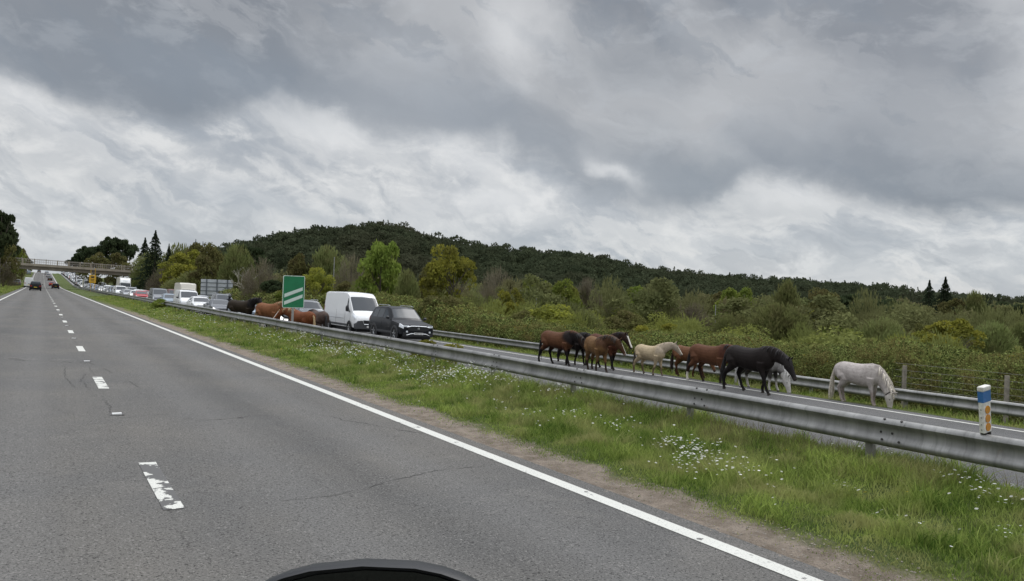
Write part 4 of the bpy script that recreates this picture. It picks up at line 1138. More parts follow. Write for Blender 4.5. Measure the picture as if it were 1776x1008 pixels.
class Shell:
    """car body: a ring of seven half-points swept from tail to nose; P(y,k) lies on the skin"""
    def __init__(s, st):
        s.y = np.array([r[0] for r in st]); s.c = np.array([r[1:] for r in st])   # y, zb, zs, zt, w, wt
    def ring(s, y):
        zb, zs, zt, w_, wt = [float(np.interp(y, s.y, s.c[:, i])) for i in range(5)]
        return [(w_*.80, zb), (w_*.965, zb+.04), (w_, zb+.42*(zs-zb)), (w_*.975, zs), (wt, zt-.045-.02*(zt-zs)), (wt*.86, zt-.012), (0, zt+.012)]
    def P(s, y, k, side=1, off=0.):
        def raw(y_, k_):
            r_ = s.ring(y_); i = int(min(5, max(0, math.floor(k_)))); f_ = k_-i
            return Vector(((r_[i][0]*(1-f_)+r_[i+1][0]*f_)*side, y_, r_[i][1]*(1-f_)+r_[i+1][1]*f_))
        p = raw(y, k)
        if off:
            a = raw(min(y+.03, s.y[-1]), k)-raw(max(y-.03, s.y[0]), k); b_ = raw(y, min(6, k+.05))-raw(y, max(0, k-.05))
            n = a.cross(b_)
            if n.length > 1e-9:
                n.normalize(); c0 = Vector((0, y, .8))
                if n.dot(p-c0) < 0: n = -n
                p = p+n*off
        return p
    def body(s, mb, dy=.09):
        ys = sorted(set(list(s.y)+list(np.arange(s.y[0], s.y[-1], dy)))); rings = []
        for y in ys:
            r_ = s.ring(y)
            rings.append([(x, y, z) for x, z in r_]+[(-x, y, z) for x, z in reversed(r_[:-1])])
        mb.loft(rings, True, True)
    def patch(s, mb, ya, yb, ka, kb, side=1, off=.006, ny=6, nk=4, skew=0., both=False):
        rows = []
        for i in range(ny+1):
            f_ = i/ny; row = []
            if both:
                for j in range(-nk, nk+1):
                    k = 6-(6-ka)*abs(j)/nk; row.append(s.P(ya+(yb-ya)*f_, k, 1 if j >= 0 else -1, off))
            else:
                for j in range(nk+1):
                    g = j/nk; row.append(s.P(ya+(yb-ya)*f_+skew*g, ka+(kb-ka)*g, side, off))
            rows.append(row)
        mb.loft(rows, False, False)

def wheel_mbs(x, y, r_, w_, side):
    t = MB(); t.lathe([(r_*.64, -.0), (r_*.70, .012), (r_*.93, .015), (r_, -.02), (r_, -w_+.03), (r_*.9, -w_), (r_*.5, -w_)], (x, y, r_), (side, 0, 0), 22)
    m_ = MB(); m_.lathe([(.03, .0), (r_*.16, .0), (r_*.2, -.02), (r_*.58, -.035), (r_*.64, -.004), (r_*.66, -.004), (r_*.66, -.05), (.01, -.05)], (x, y, r_), (side, 0, 0), 20)
    for k in range(5):
        a = 2*PI*k/5+.3; c_, s_ = math.cos(a), math.sin(a)
        p0 = Vector((x+side*.001, y+c_*r_*.14, r_+s_*r_*.14)); p1 = Vector((x-side*.004, y+c_*r_*.62, r_+s_*r_*.62))
        m_.tube([p0, p1], [r_*.09, r_*.07], 5)
    return t, m_

def car_pieces(kind, plate=None, light=False):
    """-> list of (part, MB, material, parent part index or None)"""
    L = []
    def add(nm, mb, m_, par=None): L.append((nm, mb, m_, par)); return len(L)-1
    if kind == 'suv':      # big square-shouldered off-roader
        st = [(-2.42, .42, .98, 1.02, .86, .80), (-2.38, .36, 1.08, 1.16, .92, .80), (-2.28, .34, 1.12, 1.62, .95, .70), (-2.05, .33, 1.12, 1.77, .96, .70), (-1.2, .32, 1.11, 1.83, .97, .72), (-.2, .32, 1.10, 1.83, .97, .72), (.25, .32, 1.09, 1.76, .97, .71), (.95, .32, 1.08, 1.22, .97, .84), (1.02, .32, 1.06, 1.15, .97, .85), (1.7, .34, .99, 1.07, .965, .84), (2.15, .36, .90, 1.0, .94, .82), (2.32, .38, .83, .95, .89, .78), (2.38, .42, .78, .92, .84, .74)]
        wy, wr, wsx, side_w, wind, rear = (-1.45, 1.43), .37, .965, (-1.95, .55), (.33, .93), (-2.36, -2.1)
    elif kind == 'hatch':
        st = [(-2.05, .38, .80, .86, .78, .72), (-2.0, .32, .92, 1.0, .84, .72), (-1.85, .27, .95, 1.30, .86, .62), (-1.5, .25, .95, 1.42, .87, .61), (-.7, .24, .94, 1.47, .88, .62), (-.1, .24, .93, 1.46, .88, .62), (.15, .24, .92, 1.40, .88, .61), (.92, .24, .90, .99, .87, .74), (1.0, .24, .89, .95, .87, .74), (1.6, .26, .80, .88, .85, .72), (1.88, .28, .70, .80, .80, .68), (1.97, .33, .64, .74, .74, .62)]
        wy, wr, wsx, side_w, wind, rear = (-1.28, 1.25), .31, .87, (-1.5, .35), (.22, .88), (-1.97, -1.6)
    elif kind == 'saloon':
        st = [(-2.3, .36, .80, .92, .78, .72), (-2.22, .30, .92, 1.02, .86, .74), (-1.75, .26, .93, 1.06, .89, .72), (-1.15, .24, .93, 1.36, .90, .60), (-.6, .24, .92, 1.43, .90, .60), (.0, .24, .91, 1.43, .90, .60), (.25, .24, .91, 1.38, .90, .60), (1.05, .24, .90, .99, .90, .76), (1.15, .24, .88, .95, .90, .76), (1.85, .26, .80, .87, .88, .74), (2.2, .28, .70, .80, .82, .68), (2.3, .33, .64, .74, .76, .62)]
        wy, wr, wsx, side_w, wind, rear = (-1.4, 1.42), .32, .89, (-1.2, .45), (.32, 1.0), (-1.68, -1.2)
    elif kind in ('van', 'smallvan', 'motorhome'):
        if kind == 'van':      # tall panel van
            st = [(-3.0, .50, 1.2, 2.42, .96, .84), (-2.97, .40, 1.25, 2.48, 1.0, .86), (-2.8, .36, 1.3, 2.52, 1.02, .87), (.3, .36, 1.3, 2.54, 1.02, .87), (1.0, .36, 1.28, 2.50, 1.02, .86), (1.3, .36, 1.27, 2.36, 1.01, .84), (1.5, .36, 1.26, 2.16, 1.01, .86), (2.22, .36, 1.20, 1.40, .99, .90), (2.3, .36, 1.18, 1.34, .985, .90), (2.72, .36, 1.02, 1.14, .95, .86), (2.90, .38, .82, .98, .90, .80), (2.97, .44, .62, .80, .86, .76)]
            wy, wr, wsx, side_w, wind, rear = (-1.75, 2.0), .35, 1.005, (1.25, 1.95), (1.42, 2.2), None
        elif kind == 'smallvan':
            st = [(-2.5, .40, 1.0, 1.85, .90, .76), (-2.45, .30, 1.05, 1.93, .94, .78), (-2.2, .28, 1.08, 1.97, .96, .79), (.3, .27, 1.08, 1.98, .96, .79), (.75, .27, 1.07, 1.88, .96, .77), (1.65, .27, 1.03, 1.2, .95, .84), (1.72, .28, 1.02, 1.16, .94, .84), (2.15, .3, .92, 1.04, .91, .80), (2.4, .32, .78, .92, .86, .76), (2.48, .38, .66, .8, .8, .7)]
            wy, wr, wsx, side_w, wind, rear = (-1.5, 1.55), .33, .945, (.2, 1.2), (.82, 1.6), None
        else:
            st = [(-3.6, .45, 1.4, 2.85, 1.08, 1.0), (-3.5, .38, 1.4, 2.92, 1.12, 1.02), (.7, .38, 1.4, 2.95, 1.12, 1.02), (1.45, .38, 1.35, 2.78, 1.10, .98), (1.62, .38, 1.3, 2.35, 1.04, .90), (1.7, .38, 1.28, 2.1, 1.0, .86), (2.35, .36, 1.20, 1.36, .99, .88), (2.8, .36, 1.0, 1.12, .95, .84), (3.0, .44, .7, .88, .88, .76)]
            wy, wr, wsx, side_w, wind, rear = (-2.0, 2.15), .35, 1.0, (1.6, 2.15), (1.74, 2.3), None
    S = Shell(st); y0, y1 = S.y[0], S.y[-1]
    van = kind in ('van', 'smallvan', 'motorhome'); suv = kind == 'suv'
    b = MB(); S.body(b); add('body', b, 'PAINT')
    # front end height samples
    zb, zs, zt, wf, wt = [float(S.c[-1, i]) for i in range(5)]
    # wind-screen, rear glass, side glass
    m_ = MB(); S.patch(m_, wind[0], wind[1], 4.35, 6, both=True, nk=6, ny=8); add('windscreen', m_, 'GLASS')
    if rear: m_ = MB(); S.patch(m_, rear[0], rear[1], 4.5, 6, both=True, nk=5, ny=6); add('rear_window', m_, 'GLASS')
    for sd_ in (1, -1):
        a, c_ = side_w
        cuts = [(a, a+(c_-a)*.30, .10), (a+(c_-a)*.33, a+(c_-a)*.63, .0), (a+(c_-a)*.66, c_+.12, -.32)] if not van else [(a, c_, -.25)]
        if kind == 'hatch': cuts = [(a+.1, a+(c_-a)*.46, .12), (a+(c_-a)*.5, c_+.15, -.36)]
        if kind == 'saloon': cuts = [(a+.05, a+(c_-a)*.48, .15), (a+(c_-a)*.52, c_+.2, -.42)]
        for ya, yb, sk in cuts:
            m_ = MB(); S.patch(m_, ya, yb, 3.12, 3.86, sd_, .006, 5, 3)
            # lean the front/rear edges like the pillars
            for i_, v_ in enumerate(m_.v):
                top = (i_ % 4)/3; fr = (i_//4)/5
                if sk < 0: m_.v[i_] = (v_[0], v_[1]+sk*top*fr*(1.0), v_[2])
                elif sk > 0: m_.v[i_] = (v_[0], v_[1]+sk*top*(1-fr), v_[2])
            add('side_window', m_, 'GLASS')
        # door seams
        m_ = MB()
        for ys in ((side_w[0]+.62*(side_w[1]-side_w[0]), side_w[1]+.2) if not van else (side_w[0]-.08, side_w[1]+.1, -.4)):
            pts = [S.P(ys, k, sd_, .004) for k in (1.4, 2, 2.6, 3.1)]
            m_.tube(pts, .006, 4)
        if van: m_.tube([S.P(y_, 2.25, sd_, .004) for y_ in np.linspace(y0+.2, 1.0, 6)], .008, 4)
        add('door_seams', m_, 'DARK')
        # sill trim
        m_ = MB(); S.patch(m_, wy[0]+wr*1.15, wy[1]-wr*1.2, .9, 1.55 if not van else 1.5, sd_, .008, 6, 2); add('sill', m_, 'TRIM' if (van or suv) else 'DARK')
        # wing mirror
        ym = wind[1]-.14 if not van else wind[1]-.28; pm = S.P(ym, 3.15, sd_)
        m_ = MB(); hh = .20 if kind in ('van', 'motorhome') else .085
        hz_ = hh*.8 if van else .05
        m_.tube([pm+Vector((0, 0, .03)), pm+Vector((sd_*.16, 0, .06))], .025, 6)
        rings = []
        for q_, s_ in ((-.06, .7), (-.03, 1.), (.03, .9), (.07, .45)):
            rings.append([pm+Vector((sd_*(.19+.105*s_*math.cos(a_)), q_, .06+hz_+hh*s_*math.sin(a_))) for a_ in np.linspace(0, 2*PI, 10, endpoint=False)])
        m_.loft(rings); add('door_mirror', m_, 'PAINT' if kind in ('hatch', 'saloon') else 'DARK')
        # wheels with dark arches
        for yw in wy:
            m_ = MB(); m_.lathe([(wr*1.22, .0), (wr*1.22, .012), (wr*1.06, .012), (wr*1.04, -.02), (.02, -.02)], (sd_*(wsx-.005), yw, wr*1.04), (sd_, 0, 0), 24)
            # keep the arch above the sill only
            m_.v = [(v_[0], v_[1], max(v_[2], wr*.45)) for v_ in m_.v]
            add('wheel_arch', m_, 'TRIM' if suv else 'DARK')
            t_, r_ = wheel_mbs(sd_*(wsx+.012), yw, wr, .22, sd_)
            wi = add('wheel', t_, 'TYRE'); add('rim', r_, 'RIM', wi)
    # nose
    yf = y1+.004
    if suv:
        m_ = MB(); m_.loft([[(-.60, y, .665), (-.44, y, .60), (.44, y, .60), (.60, y, .665), (.62, y, .80), (.46, y, .83), (-.46, y, .83), (-.62, y, .80)] for y in (yf-.06, yf+.012)]); g = add('grille', m_, 'DARK')
        m_ = MB(); m_.tube([(-.80, yf-.09, .795), (-.62, yf+.0, .80), (-.44, yf+.02, .85), (0, yf+.028, .862), (.44, yf+.02, .85), (.62, yf, .80), (.80, yf-.09, .795)], [.022, .034, .03, .03, .03, .034, .022], 6); add('grille_trim', m_, 'CHROME')
        m_ = MB(); m_.tube([(-.035, yf+.022, .775), (-.035, yf+.022, .70)], .012, 6); m_.tube([(.035, yf+.022, .775), (.035, yf+.022, .70)], .012, 6); m_.lathe([(.062, 0), (.062, .008), (.05, .008), (.05, 0)], (0, yf+.014, .735), (0, 1, 0), 18); add('badge', m_, 'CHROME')
        m_ = MB(); m_.tube([(-.80, yf-.06, .36), (-.62, yf+.03, .39), (-.42, yf+.05, .46), (.42, yf+.05, .46), (.62, yf+.03, .39), (.80, yf-.06, .36)], .018, 6); add('bumper_trim', m_, 'CHROME')
        m_ = MB(); m_.loft([[(-.84, y, .30), (.84, y, .30), (.86, y, .52), (-.86, y, .52)] for y in (yf-.12, yf+.015)]); add('bumper', m_, 'DARK')
        for sd_ in (1, -1):
            m_ = MB(); S.patch(m_, y1-.42, y1-.02, 2.55, 3.35, sd_, .012, 5, 3); m_.box((sd_*.56-.01 if sd_ > 0 else -.83, yf-.08, .80), (.83 if sd_ > 0 else sd_*.56+.01, yf+.004, .895)); add('headlight', m_, 'LAMP')
            m_ = MB(); m_.disc((sd_*.66, yf-.01, .56), (0, 1, 0), .055, 14, .03); add('fog_lamp', m_, 'LAMP')
            m_ = MB(); m_.tube([(sd_*.665, -1.75, 1.83), (sd_*.675, -1.6, 1.885), (sd_*.69, -.2, 1.885), (sd_*.68, .05, 1.84)], .02, 6); add('roof_rail', m_, 'CHROME')
        plz, plw = .47, .26
    else:
        hz_ = zs-.02
        m_ = MB(); m_.loft([[(-wt*.62, y, zb+.10), (wt*.62, y, zb+.10), (wt*.66, y, zb+.25), (-wt*.66, y, zb+.25)] for y in (yf-.05, yf+.008)]); add('grille', m_, 'DARK')
        if kind == 'van':
            m_ = MB(); m_.loft([[(-.93, y, .34), (.93, y, .34), (.95, y, .62), (.82, y, .80), (.40, y, .86), (-.40, y, .86), (-.82, y, .80), (-.95, y, .62)] for y in (y1-.30, y1+.06)]); add('bumper', m_, 'TRIM')
            m_ = MB(); m_.loft([[(-.42, y, .62), (.42, y, .62), (.50, y, .82), (-.50, y, .82)] for y in (y1+.05, y1+.072)]); g = add('grille', m_, 'DARK')
            m_ = MB(); m_.tube([(-.54, y1+.07, .84), (-.44, y1+.075, .62), (.44, y1+.075, .62), (.54, y1+.07, .84)], .024, 6); add('grille_trim', m_, 'CHROME')
        for sd_ in (1, -1):
            m_ = MB()
            if kind in ('van', 'motorhome'): S.patch(m_, y1-.62, y1-.18, 2.75, 3.5, sd_, .010, 5, 3)
            else: S.patch(m_, y1-.36, y1-.02, 2.35, 3.25, sd_, .010, 5, 3); m_.box((sd_*wf*.60 if sd_ > 0 else -wf*.93, yf-.05, hz_-.09), (wf*.93 if sd_ > 0 else -wf*.60, yf+.006, hz_+.01))
            add('headlight', m_, 'LAMPON' if light else 'LAMP')
        plz, plw = (.48 if van else .42), .26
    pi_ = None
    m_ = MB(); yp = yf+.055 if suv else (y1+.064 if kind == 'van' else yf+.012)
    m_.box((-plw, yp, plz-.055), (plw, yp+.012, plz+.055)); pi_ = add('number_plate', m_, 'PLATE')
    if plate: add('plate_text', ('TEXT', plate, yp+.0135, plz), 'INK', pi_)
    # tail
    m_ = MB(); m_.box((-plw, y0-.016, .62), (plw, y0-.002, .73)); add('rear_plate', m_, 'PLATEY')
    for sd_ in (1, -1):
        m_ = MB()
        S.patch(m_, y0+.02, y0+.22, 2.7, 3.25, sd_, .010, 3, 3)
        xa, xb = sorted((sd_*S.c[0, 3]*.66, sd_*S.c[0, 3]*.98)); zt_ = S.c[0, 1]
        m_.box((xa, y0-.012, zt_-.20), (xb, y0+.02, zt_-.02)); add('tail_light', m_, 'TAIL')
    m_ = MB(); m_.box((-wf*.9, y0+.1, .16), (wf*.9, y1-.2, .40)); add('underbody', m_, 'DARK')
    return L
SURF = {'GLASS': M_GLASS, 'GLASSL': M_GLASSL, 'TYRE': M_TYRE, 'RIM': M_RIM, 'DARK': M_DARK, 'TRIM': M_GREYT, 'LAMP': M_LAMP, 'LAMPON': M_LAMPON, 'TAIL': M_TAIL, 'CHROME': M_CHROME, 'PLATE': M_PLATEW, 'PLATEY': M_PLATEY, 'INK': M_INK}
def text_mesh(txt, size, m_):
    cu = bpy.data.curves.new('txt', 'FONT'); cu.body = txt; cu.size = size; cu.align_x = 'CENTER'; cu.align_y = 'CENTER'; cu.extrude = .001
    t_ = bpy.data.objects.new('txt', cu); COL.objects.link(t_); bpy.context.view_layer.update()
    me = bpy.data.meshes.new_from_object(t_.evaluated_get(bpy.context.evaluated_depsgraph_get())); bpy.data.objects.remove(t_)
    me.materials.clear(); me.materials.append(m_); return me
def smooth_of(nm): return nm in ('body', 'windscreen', 'rear_window', 'door_mirror', 'wheel', 'rim', 'wheel_arch', 'side_window', 'headlight')
def build_car(name, kind, paint, plate=None, light=False):
    root = empty(name, (0, 0, 0)); objs = []
    for nm, mb, m_, par in car_pieces(kind, plate, light):
        p = objs[par] if par is not None else root
        mm = PAINT[paint] if m_ == 'PAINT' else SURF[m_]
        if isinstance(mb, tuple):
            me = text_mesh(mb[1], .098, mm); me.transform(Matrix.Translation((0, mb[2], mb[3])) @ Matrix.Rotation(PI, 4, 'Z') @ Matrix.Rotation(PI/2, 4, 'X') @ Matrix.Diagonal((.92, 1, 1, 1)))
            objs.append(link(bpy.data.objects.new(nm, me), p)); continue
        objs.append(mb.build(nm, mm, p, smooth_of(nm), 35))
    return root
def join_car(kind, light=False):
    """far away: the same car as one mesh with its materials; slot 0 is the paint"""
    A = MB(); mats = [PAINT['white']]; idx = {'PAINT': 0}
    for nm, mb, m_, par in car_pieces(kind, None, light):
        if isinstance(mb, tuple): continue
        if m_ not in idx: idx[m_] = len(mats); mats.append(SURF[m_])
        A.add(mb.v, mb.f, idx[m_])
    return A.mesh('vehicle', mats, True, 35)
def put_road(o, X, t_, back=True, dz=0.):
    """stand on the sloping road; back=True faces the camera's way against our traffic"""
    z = float(zroad(t_))-TILT*X+dz
    sl = math.atan((float(zroad(t_+1))-float(zroad(t_-1)))/2)
    right = Vector((math.cos(math.atan(TILT)), 0, -math.sin(math.atan(TILT)))); fw = Vector((0, math.cos(sl), math.sin(sl)))
    if back: right = -right; fw = -fw
    up = right.cross(fw).normalized(); right = fw.cross(up)
    M = Matrix((right, fw, up)).transposed().to_4x4(); M.translation = (X, t_, z); o.matrix_world = M
    return o
GQ = 'queue of vehicles standing on the opposite carriageway'
def queue_car(name, kind, paint, X, tf, label, cat, plate=None, light=False, half=2.4):
    o = build_car(name, kind, paint, plate, light); put_road(o, X, tf+half); tag(o, label, cat, GQ); return o
queue_car('parked_car', 'suv', 'slate', 16.95, 35.9, 'black off-road car at the head of the queue with a chrome-edged grille', 'car', 'WN67 OEX')
queue_car('white_van', 'van', 'white', 16.85, 42.4, 'tall white panel van right behind the black off-road car', 'van', half=3.)
queue_car('parked_car', 'suv', 'grey', 16.8, 52.4, 'dark grey off-road car with roof rails, between green sign and white panel van', 'car')
queue_car('parked_car', 'hatch', 'black', 13.2, 45.5, 'low black car mostly hidden behind the chestnut ponies', 'car', light=True, half=2.)
queue_car('parked_car', 'hatch', 'paleblue', 12.6, 54.0, 'pale blue car partly hidden behind the black pony', 'car', half=2.)
queue_car('parked_car', 'saloon', 'grey', 12.2, 61.0, 'low dark grey car in front of the grey sign back', 'car', light=True, half=2.3)
queue_car('parked_car', 'suv', 'grey', 16.6, 82.0, 'grey tall car behind the dark low car, below the grey sign back', 'car')
queue_car('parked_car', 'hatch', 'white', 12.3, 70.5, 'white car right of the white transit van', 'car', half=2.)
queue_car('white_van', 'smallvan', 'white', 12.4, 78.0, 'white van with a dark windscreen, left of the white car', 'van', half=2.5)
queue_car('parked_car', 'hatch', 'paleblue', 12.0, 87.0, 'small pale blue car half hidden behind the white van', 'car', half=2.)
queue_car('dark_van', 'smallvan', 'grey', 12.5, 100.0, 'dark grey van with a motorcycle in front of it', 'van', half=2.5)
queue_car('motorhome', 'motorhome', 'cream', 16.8, 107.0, 'cream motorhome whose roof stands above the white van', 'motorhome', half=3.)
queue_car('parked_car', 'hatch', 'red', 12.2, 117.0, 'red car in the queue, the only bright red one', 'car', half=2.)
queue_car('dark_van', 'smallvan', 'maroon', 16.7, 118.0, 'maroon van left of the dark grey van', 'van', half=2.5)
queue_car('parked_car', 'hatch', 'white', 12.3, 125.5, 'white car left of the red car', 'car', light=True, half=2.)
queue_car('parked_car', 'suv', 'black', 16.6, 133.0, 'dark tall car left above the red car', 'car')
queue_car('parked_car', 'hatch', 'silver', 12.2, 135.5, 'pale silver car below the white lorry cab', 'car', half=2.)
queue_car('parked_car', 'hatch', 'silver', 16.7, 95., 'silver car between the grey tall car and the motorhome', 'car', half=2.)

# lorry: cab, wind deflector and box
def lorry(X, tf, label):
    root = empty('lorry', (0, 0, 0)); W = PAINT['white']
    st = [(-.9, .7, 1.6, 2.75, 1.20, 1.12), (.2, .7, 1.6, 2.8, 1.22, 1.14), (.75, .6, 1.55, 2.75, 1.22, 1.12), (1.0, .5, 1.5, 2.1, 1.20, 1.12), (1.1, .45, 1.3, 1.75, 1.18, 1.10), (1.15, .5, 1.1, 1.5, 1.12, 1.05)]
    S = Shell(st); b = MB(); S.body(b); b.build('cab', W, root, True, 35)
    m_ = MB(); S.patch(m_, .72, 1.08, 4.4, 6, both=True, nk=5); m_.build('windscreen', M_GLASS, root, True)
    for sd_ in (1, -1):
        m_ = MB(); S.patch(m_, -.2, .75, 3.2, 3.85, sd_); m_.build('side_window', M_GLASS, root)
        m_ = MB(); m_.box((sd_*1.25-.06, .85, 1.6), (sd_*1.25+.06, 1.0, 2.3)); m_.build('door_mirror', M_DARK, root)
        m_ = MB(); m_.box((min(sd_*.7, sd_*1.05), 1.12, .75), (max(sd_*.7, sd_*1.05), 1.18, .95)); m_.build('headlight', M_LAMP, root)
        for yw in (.1, -3.2, -5.6):
            t_, r_ = wheel_mbs(sd_*1.18, yw, .5, .3, sd_); w_ = t_.build('wheel', M_TYRE, root, True); r_.build('rim', M_RIM, w_, True)
    b = MB(); b.loft([[(x, y, z) for x, z in ((-1.1, 2.75), (1.1, 2.75), (1.05, 2.75+h_), (-1.05, 2.75+h_))] for y, h_ in ((.5, .12), (.1, .62), (-.6, 1.05), (-.85, 1.08))]); b.build('wind_deflector', W, root, False)
    b = MB(); b.box((-.5, .12, 3.05), (.5, .3, 3.18)); b.build('deflector_slot', M_DARK, root)
    b = MB(); b.box((-1.27, -7.5, 1.05), (1.27, -1.0, 3.95)); o = b.build('cargo_box', PAINT['cream'], root); bv = o.modifiers.new('b', 'BEVEL'); bv.width = .04
    MB().box((-.5, -7.4, .7), (.5, .4, 1.0)).build('chassis', M_DARK, root)
    MB().box((-1.1, 1.10, .42), (1.1, 1.2, .75)).build('bumper', M_GREYT, root)
    tag(root, label, 'lorry', GQ); put_road(root, X, tf+1.2); return root
lorry(16.7, 196, 'large white lorry with wind deflector, right of the yellow temporary sign')
l2 = lorry(12.5, 268, 'farther white lorry left of the yellow temporary sign, partly under the bridge')

# the rest of the queue, too far for their parts to show
FARM = {k: join_car(k, k in ('hatch',)) for k in ('suv', 'hatch', 'saloon', 'smallvan', 'van')}
FN = {'suv': 'parked_car', 'hatch': 'parked_car', 'saloon': 'parked_car', 'smallvan': 'distant_van', 'van': 'distant_van'}
def far_car(kind, paint, X, t_, back, label, group):
    o = link(bpy.data.objects.new(FN[kind], FARM[kind]))
    o.material_slots[0].link = 'OBJECT'; o.material_slots[0].material = PAINT[paint]
    tag(o, label, 'van' if 'van' in kind else 'car', group); put_road(o, X, t_, back); return o
rq = random.Random(8)
PAL = ['white']*6+['silver']*5+['grey']*3+['paleblue']*2+['black']*2+['red', 'blue']
PN = {'white': 'white', 'silver': 'silver', 'grey': 'grey', 'paleblue': 'pale blue', 'black': 'black', 'red': 'red', 'blue': 'dark blue'}
for lane, t0 in ((12.3, 142.), (16.8, 141.)):
    t_ = t0+3
    while t_ < 600:
        kind = rq.choice(['hatch', 'hatch', 'saloon', 'suv', 'suv', 'smallvan', 'van' if t_ > 240 else 'hatch'])
        ln = 6.2 if kind == 'van' else 4.8
        busy = (lane > 15 and 190 < t_ < 208) or (lane < 15 and 262 < t_ < 282)
        if not busy:
            p = rq.choice(PAL)
            if 'van' in kind: p = rq.choice(['white', 'white', 'silver'])
            where = 'short of the large lorry' if t_ < 196 else ('near the bridge' if t_ < 300 else 'on the hill beyond the bridge')
            zone = 'nearer lane' if lane < 15 else 'farther lane'
            lb = '%s %s queuing in the %s %s' % (PN[p], 'van' if 'van' in kind else {'hatch': 'hatchback', 'saloon': 'saloon', 'suv': 'tall car'}[kind], zone, where)
            far_car(kind, p, lane+rq.uniform(-.25, .25), t_, True, lb, 'far vehicles in the standing queue')
        t_ += ln+rq.uniform(1.2, 3.)
# our own carriageway
o = build_car('leading_car', 'suv', 'black'); put_road(o, -.85, 170, False); tag(o, 'black off-road car driving away ahead on the left lane', 'car', 'vehicles driving away on the near carriageway')
GA = 'vehicles driving away on the near carriageway'
for a_ in (('van', 'white', -2.6, 226, False, 'white van half hidden behind the black car driving ahead'), ('hatch', 'slate', 3.35, 236, False, 'dark car on the overtaking lane below the bridge'),
           ('hatch', 'red', 3.1, 292, False, 'dark red car on the overtaking lane just past the dark one'), ('hatch', 'slate', 3.2, 372, False, 'dark car halfway up the hill on the overtaking lane'),
           ('suv', 'silver', 3.0, 430, False, 'silver car higher up the hill on the overtaking lane'), ('smallvan', 'silver', 2.6, 500, False, 'pale van near the hill top on the overtaking lane'),
           ('suv', 'grey', -1.2, 560, False, 'dark car at the top of the hill against the sky'), ('smallvan', 'paleblue', -5.6, 470, False, 'grey blue van at the left of the road near the hill top'),
           ('suv', 'grey', -5.9, 262, False, 'dark car standing in the layby left of the road')):
    far_car(*a_, GA)

# ------------------------------------------------------------------ ponies
def coat_mat():
    M = bpy.data.materials.new('pony_coat'); M.use_nodes = True
    N = NT(M.node_tree); b = N.n['Principled BSDF']
    at = N.node('ShaderNodeAttribute', attribute_name='coat')
    tc = N.node('ShaderNodeTexCoord').outputs['Object']
    f = N.noise(tc, 7.5, 8, .72); g = N.noise(N.vmath('MULTIPLY', tc, (1., 1., .3)), 60, 3, .6)
    c_ = N.mix(N.math('MULTIPLY', N.ss(f, .42, .66), .45), at.outputs['Color'], N.vmath('MULTIPLY', at.outputs['Color'], (.45, .42, .40)), 'MIX')
    c_ = N.mix(N.math('MULTIPLY', N.ss(g, .5, .8), .5), c_, N.vmath('MULTIPLY', c_, (1.5, 1.5, 1.5)))
    N.put(b.inputs['Base Color'], c_); b.inputs['Roughness'].default_value = .62; b.inputs['Specular IOR Level'].default_value = .12
    b.inputs['Sheen Weight'].default_value = .0
    bn = N.node('ShaderNodeBump'); bn.inputs['Distance'].default_value = .012; bn.inputs['Strength'].default_value = .7
    N.put(bn.inputs['Height'], g); N.l.new(bn.outputs[0], b.inputs['Normal'])
    return M
M_COAT = coat_mat()
M_EYE = mat('pony_eye', (.012, .008, .006), .1, coat=.6)
M_STRAP = mat('leather_strap', (.03, .022, .018), .6)
def ell_loft(mb, secs, n=16):
    """secs: (centre, axis_up, axis_side, hu, hs)"""
    rings = []
    for c, up, sd_, hu, hs in secs:
        rings.append([c+up*math.sin(2*PI*k/n)*hu+sd_*math.cos(2*PI*k/n)*hs for k in range(n)])
    mb.loft(rings, True, True)
